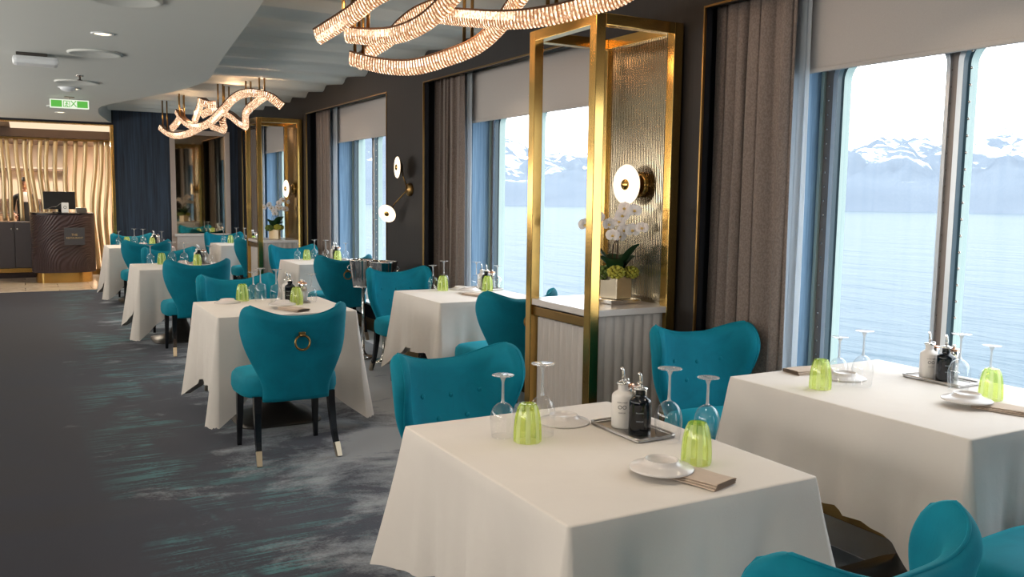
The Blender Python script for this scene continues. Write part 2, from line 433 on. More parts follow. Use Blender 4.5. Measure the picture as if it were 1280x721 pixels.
WORLD, DOWN, SPOT, WALL_FILL, BULB, EXPO = 5.0, 6, 2.4, 88, 2.4, 0.10
# ================================================================= the room
XW, XR, XL = 3.10, 3.58, -3.0           # window wall face, recess back wall, left wall
YE, YB = 14.75, -3.3                     # end wall, back wall
ZC, ZW = 2.53, 2.68                      # flat ceiling, wave ceiling
PER = 3.62
REC = [(.82 + PER * k, 3.554 + PER * k) for k in (-1, 0, 1, 2, 3)]   # window recesses along the wall

# floor
struct('floor', B().bx(XL, 3.04, YB, 14.73, -.06, 0), M['carpet'])
struct('floor_strip', B().bx(3.04, 3.60, YB, 14.73, -.06, .003), M['stone_strip'])
struct('floor_lobby', B().bx(-4.0, 4.2, 14.73, 22.2, -.06, .004), M['marble'])

# ceilings
edge = [(1.25, YB), (1.1, -1.0), (.95, 1.0), (.95, 3.0), (1.178, 4.876), (1.29, 6.0), (1.382, 6.96), (1.47, 7.81), (1.545, 8.7), (1.42, 9.71), (1.083, 11.13), (.90, 12.0), (.93, 12.9), (1.05, 13.8), (1.24, 14.75)]
ec = catmull([(x, y, 0) for x, y in edge], 5)
poly = [(XL, YB)] + [(p.x, p.y) for p in ec] + [(XL, YE)]
struct('ceiling', B().prism(poly, ZC, 2.9, smooth=False), M['ceil'])
def wave(u, v):
    y = YB + u * (YE - YB)
    ph = (y / .72) % 1.0
    z = ZW + .075 * (ph if ph < .86 else (1 - ph) / .14 * .86)
    x = .6 + v * (XW + .05 - .6)
    return Vector((x, y, z + .012 * sin(y * 1.3 + x)))
struct('ceiling_wave', B().grid(wave, 351, 8, smooth=False), M['wave'], fix=False)

# window wall: thin face panels, header, recess linings, low ledge
b = B()
piers = [(YB, REC[0][0])] + [(REC[i][1], REC[i + 1][0]) for i in range(4)] + [(REC[4][1], YE + .1)]
for a, c in piers:
    b.bx(XW, XW + .05, a, c, 0, 2.80)
    b.bx(XW + .008, XW + .051, a - .0015, a, 0, 2.47, mi=1); b.bx(XW + .008, XW + .051, c, c + .0015, 0, 2.47, mi=1)
    m = (a + c) / 2; h = max(.10, (c - a) / 2 - .2)
    b.bx(XW + .05, XR, m - h, m + h, 0, 2.80, mi=1)
for a, c in REC:
    b.bx(XW, XW + .05, a, c, 2.48, 2.80)
b.bx(3.33, XR, YB, YE + .1, 0, .30, mi=1)
b.bx(XW + .05, 3.9, YB, YE + .1, 2.62, 2.80, mi=1)
for i, (a, c) in enumerate(REC):            # blue back wall of each recess round its window unit
    w0, w1 = a + .40, a + 2.40
    b.bx(XR, XR + .06, a - .25, w0, .30, 2.80, mi=2); b.bx(XR, XR + .06, w1, c + .25, .30, 2.80, mi=2)
    b.bx(3.40, XR, a - .25, a + .30, .30, 2.62, mi=2); b.bx(3.40, XR, c - .365, c + .25, .30, 2.62, mi=2)
    b.bx(XR, XR + .06, w0, w1, .30, .36, mi=2); b.bx(XR, XR + .06, w0, w1, 2.28, 2.80, mi=2)
for i in range(6):
    a = YB if i == 0 else REC[i - 1][1] + .25; c = REC[i][0] - .25 if i < 5 else YE + .1
    if c > a: b.bx(XR, XR + .06, a, c, 0, 2.80, mi=1)
struct('wall_right', b, [M['wall_dark'], M['navy'], M['reveal_blue']])
b = B()
b.bx(3.27, 3.60, YB, YE, .302, .325, .004)
struct('trim_7', b, M['stone'])
b = B()
for a, c in piers: b.bx(XW - .012, XW, a, c, .004, .12, .003)
b.bx(3.315, 3.33, YB, YE, .004, .14, .003)
struct('baseboard_right', b, M['brass_dark'])
b = B()
for a, c in REC:                             # slim brass edging of the recess openings
    b.bx(XW - .006, XW + .008, a - .004, a + .006, .12, 2.484); b.bx(XW - .006, XW + .008, c - .006, c + .004, .12, 2.484)
    b.bx(XW - .006, XW + .008, a, c, 2.474, 2.484)
struct('trim_1', b, M['brass_dark'])

# ship windows: two rounded panes per recess in a riveted frame
def rrect(y0, y1, z0, z1, r, n=8):
    pts = []
    for (cy, cz, a0) in ((y1 - r, z1 - r, 0), (y0 + r, z1 - r, 90), (y0 + r, z0 + r, 180), (y1 - r, z0 + r, 270)):
        for k in range(n + 1):
            a = radians(a0 + 90 * k / n); pts.append((cy + r * cos(a), cz + r * sin(a)))
    return pts
def onrect(y0, y1, z0, z1, n=8):
    pts = []
    for (cy, cz, a0) in ((y1, z1, 0), (y0, z1, 1), (y0, z0, 2), (y1, z0, 3)):
        for k in range(n + 1):
            t = k / n
            d = .09
            if a0 == 0: p = (cy, cz - d * (1 - 2 * t)) if t < .5 else (cy - d * (2 * t - 1), cz)
            elif a0 == 1: p = (cy + d * (1 - 2 * t), cz) if t < .5 else (cy, cz - d * (2 * t - 1))
            elif a0 == 2: p = (cy, cz + d * (1 - 2 * t)) if t < .5 else (cy + d * (2 * t - 1), cz)
            else: p = (cy - d * (1 - 2 * t), cz) if t < .5 else (cy, cz + d * (2 * t - 1))
            pts.append(p)
    return pts
def loop_strip(b, la, xa, lb, xb, mi=0, smooth=False):
    n = len(la)
    vs = [(xa, y, z) for y, z in la] + [(xb, y, z) for y, z in lb]
    b.add(vs, [(i, (i + 1) % n, n + (i + 1) % n, n + i) for i in range(n)], mi, smooth)
def make_window(k, off):
    b = B(); rv = B(); gl = B()
    xf = XR - .004
    for (c0, c1, h0, h1) in ((1.22, 2.46, 1.29, 2.42), (2.46, 3.22, 2.50, 3.09)):
        c0 += off; c1 += off; h0 += off; h1 += off
        z0, z1 = .42, 2.20
        cell = onrect(c0, c1, .36, 2.28); s1 = rrect(h0 - .022, h1 + .022, z0 - .022, z1 + .022, .115); hole = rrect(h0, h1, z0, z1, .10)
        loop_strip(b, cell, xf, s1, xf, 0)
        loop_strip(b, cell, xf, cell, XR + .075, 0)
        loop_strip(b, s1, xf, s1, xf - .014, 3); loop_strip(b, s1, xf - .014, hole, xf - .010, 3)
        loop_strip(b, hole, xf - .010, hole, xf + .022, 2, True)
        inn = rrect(h0 + .008, h1 - .008, z0 + .008, z1 - .008, .095)
        loop_strip(b, hole, xf + .022, inn, xf + .03, 2)
        loop_strip(b, inn, xf + .03, inn, XR + .08, 1, True)
        outer = rrect(h0 + .0, h1, z0, z1, .1)
        loop_strip(b, inn, XR + .08, cell, XR + .08, 1)
        # rivets run up both sides and along the bottom of every frame
        for yy in (c0 + .022, c1 - .072):
            z = .42
            while z < 2.24:
                rv.sph((xf - .001, yy, z), .0065, 8, 4, 0, (.7, 1, 1)); z += .072
        y = h0 + .05
        while y < h1 - .03:
            rv.sph((xf - .001, y, .378), .0065, 8, 4, 0, (.7, 1, 1)); y += .072
        gl.add([(XR + .05, h0, z0), (XR + .05, h1, z0), (XR + .05, h1, z1), (XR + .05, h0, z1)], [(0, 1, 2, 3)])
    b.bx(xf - .018, xf, 3.166 + off, 3.186 + off, .33, 2.28, .003, 1)
    w = struct('window_%d' % k, b, [M['win_metal'], M['win_pale'], M['gasket'], M['alu']])
    w['label'] = 'riveted ship window with two rounded panes, recess %d from the front' % k; 
    obj('rivet', rv, M['rivet'], w); obj('pane', gl, M['pane'], w, fix=False)
for k, off in enumerate([0, PER, 2 * PER, 3 * PER, -PER]): make_window(k + 1, off)
# hull plating between the windows, seen from nowhere but keeping the room closed
b = B()
for i in range(6):
    a = YB if i == 0 else REC[i - 1][0] + 2.40; c = REC[i][0] + .40 if i < 5 else YE + .1
    b.bx(XR + .06, XR + .16, a, c, 0, 2.8)
b.bx(XR + .06, XR + .16, YB, YE, 0, .36); b.bx(XR + .06, XR + .16, YB, YE, 2.28, 2.8)
struct('wall_hull', b, M['win_pale'])

# end wall with its mirror niche, portal to the lobby
b = B()
b.bx(1.26, 2.09, YE, YE + .12, 0, 2.75); b.bx(2.94, 3.9, YE, YE + .12, 0, 2.75)
b.bx(2.09, 2.94, YE, YE + .12, 2.45, 2.75)
b.bx(2.09, 2.94, YE + .08, YE + .12, 0, 2.45)
for x in (1.62, 2.0): b.bx(x, x + .004, YE - .002, YE, .12, 2.7)
struct('wall_end', b, M['wall_blue'])
b = B()
b.bx(2.06, 2.135, YE - .035, YE + .08, 0, 2.47, .006); b.bx(2.895, 2.97, YE - .035, YE + .08, 0, 2.47, .006)
b.bx(2.135, 2.895, YE - .035, YE + .08, 2.40, 2.47, .006)
struct('trim_2', b, M['stone_beige'])
b = B()
b.bx(2.135, 2.895, YE - .06, YE + .08, .60, .80, .006)
b.bx(2.10, 2.93, YE - .09, YE + .08, .80, .84, .006)
def ribs(x0, x1, y, z0, z1, n, d):
    def fn(u, v):
        a = u * n * 2 * pi
        return Vector((x0 + u * (x1 - x0), y - d * abs(sin(a / 2)), z0 + v * (z1 - z0)))
    return fn
b.grid(ribs(2.135, 2.895, YE - .005, 0, .56, 12, .02), 12 * 10 + 1, 2, 0)
b.bx(2.135, 2.895, YE - .03, YE + .08, .56, .60, .004)
struct('trim_3', b, M['wains'])
b = B()
b.bx(2.25, 2.50, YE - .034, YE - .029, .565, .59, .002)
struct('trim_8', b, M['brass_dark'])
b = B(); b.bx(2.135, 2.895, YE + .03, YE + .045, .84, 2.40)
mir = obj('wall_mirror', b, M['mirror']); tag(mir, 'tall mirror in beige stone frame set in the navy end wall', 'mirror')
b = B()
b.bx(XL, 1.26, YE - .02, YE + .14, 2.495, 2.9)
struct('wall_portal', b, M['navy'])
b = B()
b.bx(1.215, 1.262, YE - .03, YE + .15, 0, 2.50, .005); b.bx(XL, 1.215, YE - .03, YE + .15, 2.485, 2.497, .003)
struct('trim_4', b, M['brass'])
b = B()
b.bx(XL - .1, XL, YB, YE, 0, 2.9)
struct('wall_left', b, M['wall_dark'])
struct('wall_back', B().bx(XL - .1, 3.9, YB - .1, YB, 0, 2.9), M['wall_dark'])

# ---------------------------------------------------------------- lobby
struct('wall_lobby_back', B().bx(-4, 4.2, 21.9, 22.05, 0, 3.1), M['lobby_wall'])
struct('wall_lobby_right', B().bx(1.75, 1.9, 14.87, 22, 0, 3.1), M['lobby_wall'])
struct('wall_lobby_left', B().bx(-4.1, -4, 14.7, 22, 0, 3.1), M['lobby_dark'])
b = B(); b.bx(-4, 4.2, 17.55, 22, 2.48, 2.6); b.bx(-4, 4.2, 14.75, 17.55, 2.75, 2.85)
struct('ceiling_lobby', b, M['lobby_dark'])
# shallow cove with hidden light above the slat screen
b = B(); b.bx(-.12, 1.40, 15.5, 17.22, 2.54, 2.60)
struct('trim_5', b, M['cove'])
b = B(); b.bx(-4, 1.75, 17.25, 17.55, 2.40, 2.75, .01); b.bx(-4, -.12, 14.9, 17.25, 2.55, 2.75)
struct('trim_6', b, M['lobby_dark'])
# round shell relief on the lobby side wall
b = B()
def shell(u, v):
    a = u * 2 * pi; r = .06 + .50 * v
    h = .014 + .022 * abs(sin(a * 22)) * sm(0, .3, v) + .03 * v * (1 - v)
    return Vector((1.75 - h, 17.95 + r * cos(a), 1.62 + r * 1.15 * sin(a)))
b.grid(shell, 352, 7, cu=True)
b.tube([(1.720, 17.95 + .57 * cos(a * pi / 32), 1.62 + .655 * sin(a * pi / 32)) for a in range(65)], .025, 8)
tag(obj('shell_relief', b, M['lobby_wall'], fix=False), 'round cream shell relief with radiating ribs on the lobby side wall', 'wall relief')
# arched lit niche at the back with dark shelving
b = B()
for z in (.95, 1.25, 1.9): b.bx(-2.6, .9, 21.4, 21.88, z, z + .05, .004)
for x in (-2.6, -.9, .85): b.bx(x, x + .05, 21.4, 21.88, 0, 2.4)
bbs = tag(obj('back_bar_shelf', b, M['lobby_dark']), 'dark bronze back bar shelving behind the slat screen', 'shelf')
b = B(); b.bx(-2.55, .85, 21.38, 21.40, 1.955, 1.985)
obj('strip_light', b, M['cove'], bbs)['label'] = 'warm glowing strip light'

# wavy slat screen: each slat a part
scr = thing('slat_screen', 'screen of wavy champagne gold slats behind the reception desk', 'screen', (0, 17.4, 0))
b = B(); b.bx(-1.2, 1.70, -.04, .04, 2.36, 2.405, .004); obj('top_rail', b, M['brass_dark'], scr)
b = B(); b.bx(.62, 1.70, -.05, .05, 0.004, .10, .004); obj('bottom_rail', b, M['brass_dark'], scr)
rnd = random.Random(3)
x = -1.1; k = 0
while x < 1.66:
    b = B(); z0 = .968 if x < .69 else .10
    ph = x * 2.1; am = .020 + .012 * sin(x * 7)
    path = [(x + am * 1.5 * sin(z * 2.1 + ph) + .008 * sin(z * 5 + ph * 2), .03 * sin(z * 2 + k), z) for z in [z0 + (2.38 - z0) * i / 26 for i in range(27)]]
    w = .011 + .006 * rnd.random()
    b.tube(path, 1.0, sec=[(-w, -.035), (w, -.035), (w, .035), (-w, .035)])
    obj('slat', b, M['slat'], scr)
    x += .085 + .075 * rnd.random(); k += 1

# low cabinet under the screen
cab = thing('reception_cabinet', 'low grey panelled cabinet with brass plinth beside the reception desk', 'cabinet', (-.55, 17.25, 0))
b = B(); b.bx(-.75, 1.12, -.20, .22, .17, .955, .006); obj('body', b, M['cabinet_grey'], cab)
b = B(); b.bx(-.75, 1.12, -.22, .22, .10, .17, .004); obj('brass_band', b, M['brass'], cab)
b = B(); b.bx(-.70, 1.10, -.14, .2, .004, .10); obj('plinth', b, M['desk'], cab)
for x0, x1, kx in ((-.74, -.06, -.10), (-.05, .42, .38), (.43, 1.11, .47)):
    b = B(); b.bx(x0, x1, -.222, -.20, .18, .945, .006); d = obj('door', b, M['cabinet_grey'], cab)
    b = B(); b.sph((kx, -.235, .84), .016, 12, 8); obj('knob', b, M['chrome'], d)

# reception desk
DX, DY = .58, 16.32
desk = thing('reception_desk', 'dark oval reception desk carved with sweeping waves on brass plinth', 'desk', (DX, DY, 0))
def dsurf(u, v):
    a = pi + u * pi * 1.0 if True else 0
    a = u * 2 * pi
    ca, sa = cos(a), sin(a)
    e = .62
    x = .47 * math.copysign(abs(ca) ** e, ca); y = .44 * math.copysign(abs(sa) ** e, sa)
    z = .17 + v * .94
    s = u * 3.2
    d1 = sqrt((s - 2.75) ** 2 + (z - .25) ** 2); d2 = sqrt((s - 1.75) ** 2 + (z - 1.35) ** 2)
    h = .0036 * sin(d1 * 165) if d1 < d2 * .95 else .0036 * sin(d2 * 165)
    h *= sm(0, .03, v) * sm(1, .97, v)
    k = 1 + h / .45
    return Vector((x * k, y * k, z))
b = B(); b.grid(dsurf, 440, 190, cu=True)
obj('carved_body', b, M['desk'], desk, fix=False)
def oval(k, n=64):
    out = []
    for i in range(n):
        a = 2 * pi * i / n; ca, sa = cos(a), sin(a)
        out.append((.47 * k * math.copysign(abs(ca) ** .62, ca), .44 * k * math.copysign(abs(sa) ** .62, sa)))
    return out
b = B(); b.prism(oval(1.01), 1.11, 1.135, smooth=True); obj('counter_top', b, M['black'], desk)
b = B(); b.prism(oval(.90), .004, .17, smooth=True); obj('plinth', b, M['brass'], desk)
b = B(); b.bx(-.0, .30, -.475, -.455, .62, .90, .004)
pl = obj('plaque', b, M['plaque'], desk)
b = B(); rx = Matrix.Rotation(pi / 2, 4, 'X')
for body, z, s in (('THE', .785, .050), ('RESTAURANT', .735, .040)):
    vs, fs = textmesh(body, s); b.add([rx @ v + Vector((.15, -.4757, z)) for v in vs], fs)
obj('lettering', b, M['gold_print'], pl)
mon = thing('computer_monitor', 'black computer monitor seen from behind on the reception desk', 'monitor', (.545, 16.30, 1.135))
b = B(); b.box((0, 0, .20), (.47, .03, .29), .008, 0, Matrix.Rotation(radians(-8), 3, 'X')); obj('casing', b, M['screen'], mon)
b = B(); b.cyl((0, .02, .01), (0, .02, .12), .025); b.bx(-.11, .11, -.06, .09, 0, .012, .004); obj('stand', b, M['black'], mon)
b = B(); b.tube(catmull([(-.2, -.05, .05), (-.12, -.06, .09), (-.05, -.05, .10), (0, -.05, .14), (.05, -.045, .16)], 6), .005, 6); obj('cable', b, M['steel'], mon)
rd = thing('card_reader', 'small white card reader standing upright before the monitor', 'card reader', (.615, 16.06, 1.135))
b = B(); b.box((0, 0, .085), (.105, .03, .165), .012, 0, Matrix.Rotation(radians(-10), 3, 'X'), 3); obj('case', b, M['white_plastic'], rd)
b = B(); b.add([Vector(p) for p in []], []) if False else b.torus((0, -.0165, .09), .02, .004, 20, 6, 0, Matrix.Rotation(radians(80), 3, 'X')); obj('emblem', b, M['plaque'], rd)
bk = thing('desk_papers', 'pale folder tray lying beside the monitor on the reception desk', 'papers', (.865, 16.32, 1.135))
b = B(); b.bx(-.085, .085, -.10, .10, 0, .055, .006); b.bx(-.09, .075, -.09, .09, .055, .08, .003); obj('folder', b, M['steel'], bk)

# ---------------------------------------------------------------- the person behind the screen
def person():
    root = thing('person', 'person in black waistcoat and white shirt standing behind the slat screen', 'person', (.06, 18.9, 0), 0)
    def skin(name, joints, edges, mat, parent, sub=2):
        me = bpy.data.meshes.new(name); me.from_pydata([j[0] for j in joints], edges, [])
        o = bpy.data.objects.new(name, me); COL.objects.link(o)
        md = o.modifiers.new('s', 'SKIN'); md.use_smooth_shade = True
        sv = me.skin_vertices[0].data
        for i, j in enumerate(joints):
            r = j[1]; sv[i].radius = (r, r) if not isinstance(r, tuple) else r
        sv[0].use_root = True
        o.modifiers.new('u', 'SUBSURF').levels = sub; o.modifiers['u'].render_levels = sub
        dg = bpy.context.evaluated_depsgraph_get()
        nm = bpy.data.meshes.new_from_object(o.evaluated_get(dg))
        o.modifiers.clear(); o.data = nm
        nm.materials.clear(); nm.materials.append(mat)
        for p in nm.polygons: p.use_smooth = True
        o.parent = parent; return o
    J = [((0, 0, .92), (.15, .10)), ((0, 0, 1.08), (.13, .09)), ((0, .01, 1.28), (.165, .10)), ((0, .01, 1.40), (.11, .07)), ((0, 0, 1.47), .05), ((0, -.01, 1.52), .052),
         ((.17, .01, 1.37), .05), ((.22, .0, 1.12), .042), ((.16, -.16, 1.0), .032), ((-.17, .01, 1.37), .05), ((-.22, 0, 1.12), .042), ((-.16, -.16, 1.0), .032),
         ((.09, 0, .86), .085), ((.10, -.01, .48), .058), ((.10, .02, .09), .042), ((.10, -.10, .04), .04), ((-.09, 0, .86), .085), ((-.10, -.01, .48), .058), ((-.10, .02, .09), .042), ((-.10, -.10, .04), .04)]
    E = [(0, 1), (1, 2), (2, 3), (3, 4), (4, 5), (3, 6), (6, 7), (7, 8), (3, 9), (9, 10), (10, 11), (0, 12), (12, 13), (13, 14), (14, 15), (0, 16), (16, 17), (17, 18), (18, 19)]
    body = skin('body', J, E, M['suit'], root)
    body.data.materials.append(M['shirt']); body.data.materials.append(M['skin'])
    for p in body.data.polygons:
        c = p.center
        if c.z > 1.455: p.material_index = 2
        elif abs(c.x) > .15 and c.y < -.10 and 1.03 > c.z > .99: p.material_index = 1
        elif c.z > 1.20 and abs(c.x) < .045 * (c.z - 1.1) / .25 and c.y < -.02: p.material_index = 1
        elif abs(c.x) > .12 and c.y < -.12 and c.z > .9: p.material_index = 2
    hb = B()
    def head(u, v):
        a = u * 2 * pi; t = v * pi
        st, ct = sin(t), -cos(t)
        w = .074 * (1 - .12 * sm(.0, -1, ct)); dpt = .092
        x = w * st * sin(a); y = -dpt * st * cos(a); z = .115 * ct
        if cos(a) > .0:
            f = cos(a) ** 6
            y -= .022 * f * exp(-((ct + .10) / .16) ** 2) * (1 if abs(a) < 3 else 1) * exp(-(sin(a) / .22) ** 2)
            y -= .006 * f * exp(-((ct + .48) / .07) ** 2); y += .008 * exp(-((abs(sin(a)) - .42) / .14) ** 2) * exp(-((ct - .05) / .10) ** 2)
            y -= .010 * f * exp(-((ct + .80) / .14) ** 2)
        return Vector((x, y - .012, 1.615 + z))
    hb.grid(head, 48, 30, cu=True)
    for sx in (-1, 1): hb.sph((sx * .076, .0, 1.605), .03, 10, 8, 0, (.35, .7, 1.1))
    hd = obj('head', hb, M['skin'], root)
    eb = B()
    for sx in (-1, 1): eb.sph((sx * .030, -.086, 1.622), .011, 10, 8)
    obj('eye', eb, M['suit'], hd)
    mb = B(); mb.sph((0, -.100, 1.562), .02, 10, 8, 0, (1, .3, .25)); obj('mouth', mb, M['petal_lip'], hd)
    kb = B()
    def hair(u, v):
        a = u * 2 * pi; t = pi - v * pi * (.40 + .22 * (1 - cos(a)) / 2 * 1.0)
        return Vector((.081 * sin(t) * sin(a), -.100 * sin(t) * cos(a) - .008, 1.622 - .120 * cos(t)))
    kb.grid(hair, 40, 16, cu=True); obj('hair', kb, M['hair'], root)
    for sx in (-1, 1):
        h = B(); h.sph((sx * .155, -.19, .995), .04, 12, 8, 0, (.55, .9, 1.0))
        for k in range(4):
            yy = -.20 - .0; zz = 1.02 - k * .019
            h.tube([(sx * .155, -.21, zz), (sx * .150, -.245, zz - .004), (sx * .138, -.262, zz - .012), (sx * .126, -.258, zz - .014)], [.0095, .009, .008, .007], 8)
        h.tube([(sx * .15, -.18, 1.028), (sx * .132, -.20, 1.045), (sx * .120, -.222, 1.045)], [.011, .010, .008], 8)
        obj('hand', h, M['skin'], root)
person()

# ---------------------------------------------------------------- ceiling fittings
sign = thing('exit_sign', 'green lit emergency exit sign hanging below the ceiling', 'exit sign', (.505, 11.0, 2.45), 0)
b = B(); b.bx(-.195, .195, -.016, .016, -.048, .048, .006); obj('frame', b, M['exit_white'], sign)
b = B()
b.bx(-.182, -.075, -.0185, -.015, -.036, .036); obj('green_panel', b, M['exit_green'], sign)
b = B(); b.bx(.075, .182, -.0185, -.015, -.036, .036); obj('green_panel', b, M['exit_green'], sign)
b = B()
for (x0, x1, z0, z1) in ((-.062, .004, .028, .034), (-.062, .004, -.034, -.028), (-.062, -.056, -.034, .034), (-.002, .004, -.034, .034)): b.bx(x0, x1, -.0195, -.016, z0, z1)
b.sph((-.026, -.018, .016), .008, 10, 6, 0, (1, .3, 1))
for p, q in (((-.028, .006), (-.032, -.010)), ((-.032, -.010), (-.046, -.024)), ((-.032, -.010), (-.018, -.026)), ((-.028, .004), (-.044, .0)), ((-.028, .004), (-.012, -.004))):
    b.cyl((p[0], -.018, p[1]), (q[0], -.018, q[1]), .004, n=6)
rx = Matrix.Rotation(pi / 2, 4, 'X'); vs, fs = textmesh('X', .095, ext=.001); b.add([rx @ v + Vector((.040, -.018, 0)) for v in vs], fs)
obj('pictogram', b, M['exit_green'], sign)
b = B(); b.cyl((0, 0, .048), (0, 0, .08), .008); b.bx(-.05, .05, -.03, .03, .07, .08, .003); obj('hanger', b, M['steel'], sign)

dl = thing('downlight', '', 'downlight', (0, 0, 0))
b = B(); b.lathe([(.072, 0), (.072, -.006), (.058, -.008), (.050, -.004), (.050, 0)], 32); obj('bezel', b, M['white_plastic'], dl)
b = B(); b.lathe([(.049, -.001), (.045, -.003), (1e-5, -.003)], 24, caps=False); obj('lens', b, M['downlight'], dl)
for i, (x, y, lab) in enumerate(((.508, 6.48, 'recessed downlight glowing amber between smoke detector box and ceiling edge'), (.50, 10.1, 'recessed downlight beyond the small white ceiling dome'), (.50, 13.2, 'recessed downlight closest to the lobby portal'))):
    place(dl, (x, y, ZC), 0, lab)
sp = thing('ceiling_speaker', '', 'speaker', (0, 0, 0))
b = B(); b.lathe([(.19, 0), (.19, -.010), (.178, -.016), (.165, -.010), (1e-5, -.008)], 40, caps=False); obj('grille', b, M['ceil'], sp)
for x, y, lab in ((.525, 7.41, 'round flush ceiling speaker behind the white box fitting'), (.50, 9.45, 'round flush ceiling speaker by the sprinkler head'), (.50, 12.3, 'round flush ceiling speaker behind the exit sign'), (.527, 5.25, 'round flush ceiling speaker at the upper picture edge')):
    place(sp, (x, y, ZC), 0, lab)
sd = thing('smoke_detector', 'small white smoke detector dome just before the exit sign', 'smoke detector', (.45, 10.0, ZC))
b = B(); b.lathe([(.075, 0), (.075, -.012), (.062, -.03), (.035, -.042), (1e-5, -.044)], 28, caps=False); obj('dome', b, M['white_plastic'], sd)
b = B(); b.lathe([(.09, 0), (.09, -.006), (.075, -.008)], 28); obj('base', b, M['white_plastic'], sd)
spk = thing('sprinkler_head', 'tiny dark sprinkler head under the flat ceiling', 'sprinkler', (.50, 8.9, ZC))
b = B(); b.lathe([(.035, 0), (.032, -.008), (.012, -.012)], 20); obj('rose', b, M['chrome'], spk)
b = B(); b.cyl((0, 0, -.01), (0, 0, -.04), .009); b.lathe([(.004, -.04), (.022, -.042), (.022, -.046), (.004, -.047)], 16); obj('deflector', b, M['dark_metal'], spk)
bx_ = thing('ceiling_projector_box', 'rounded white box fitting mounted on the flat ceiling', 'ceiling fitting', (.135, 7.75, ZC), 0)
b = B(); b.bx(-.155, .155, -.10, .10, -.085, -.022, .028); obj('housing', b, M['white_plastic'], bx_)
b = B(); b.bx(-.13, .08, -.08, .08, -.024, 0, .004); obj('mount', b, M['dark_metal'], bx_)

# ---------------------------------------------------------------- chandeliers: crystal ribbons on paired rods
def ribbon(path, W=.085, seg=None):
    P = catmull(path, 14)
    # resample by length
    L = [0]
    for i in range(1, len(P)): L.append(L[-1] + (P[i] - P[i - 1]).length)
    pitch = .019; n = max(8, int(L[-1] / pitch)); Q = []
    j = 0
    for i in range(n + 1):
        d = L[-1] * i / n
        while j < len(L) - 2 and L[j + 1] < d: j += 1
        t = (d - L[j]) / max(1e-6, L[j + 1] - L[j]); Q.append(P[j].lerp(P[j + 1], min(1, t)))
    cr = B(); fr = B()
    frames = []
    for i, p in enumerate(Q):
        t = (Q[min(i + 1, n)] - Q[max(i - 1, 0)]).normalized()
        side = Vector((0, 0, 1)).cross(t); side = side.normalized() if side.length > .05 else Vector((1, 0, 0))
        up = t.cross(side); frames.append((p, t, side, up))
    prof = [(cos(a), sin(a)) for a in [pi * k / 6 for k in range(7)]]     # half round hanging crystal rods
    for i in range(0, n):
        p, t, side, up = frames[i]; q = frames[i + 1]
        for sg in (0,):
            vs = []
            for (f, k) in ((.0, .90), (.22, 1.0), (.72, 1.0), (.98, .90)):
                c = p.lerp(q[0], f)
                for (a, s_) in prof:
                    vs.append(c + side * (a * .036 * k) - up * (s_ * W * k * .9 - W * .42))
            m = len(prof)
            for r in range(3):
                cr.add(vs[r * m:(r + 2) * m], [(k, k + 1, m + k + 1, m + k) for k in range(m - 1)], 0 if r == 1 else 1, False)
    rail = [(-.040, .0), (.040, .0), (.040, .010), (-.040, .010)]
    vs = []; fs = []
    for (p, t, side, up) in frames:
        for (a, h) in rail: vs.append(p + side * a + up * (W * .42 + h))
    for i in range(n):
        for k in range(4): fs.append((i * 4 + k, i * 4 + (k + 1) % 4, (i + 1) * 4 + (k + 1) % 4, (i + 1) * 4 + k))
    fs += [(0, 1, 2, 3), tuple(n * 4 + k for k in range(4))]
    fr.add(vs, fs)
    for e in (0, n):
        p, t, side, up = frames[e]
        vs = [p + side * (a * .036) - up * (s_ * W * .9 - W * .42) for (a, s_) in prof]
        cr.add(vs, [tuple(range(len(prof)))])
    return cr, fr, frames
def chandelier(name, label, ribs_, rods, k=1.0):
    root = thing(name, label, 'chandelier', tuple(ribs_[0][len(ribs_[0]) // 2]))
    o0 = Vector(root.location)
    for path in ribs_:
        path = [Vector(p) - o0 for p in path]
        cr, fr, frames = ribbon(path)
        r = obj('crystal_ribbon', cr, [M['crystal'], M['crystal_gap']], root, fix=False); obj('rail', fr, M['bronze'], r)
    for (i, f) in rods:
        P = catmull(ribs_[i], 10); j = int(f * (len(P) - 1)); p = P[j]; t = (P[min(j + 1, len(P) - 1)] - P[max(0, j - 1)]); t.z = 0; t = t.normalized() if t.length > .01 else Vector((0, 1, 0))
        t = Vector((.8, .25, 0)).normalized()
        for s_ in (-1, 1):
            q = p + t * (.03 * s_) - o0
            b = B(); b.cyl((q.x, q.y, q.z + .035), (q.x, q.y, 2.715 - o0.z), .0095, n=10); obj('rod', b, M['brass_dark'], root)
    return root
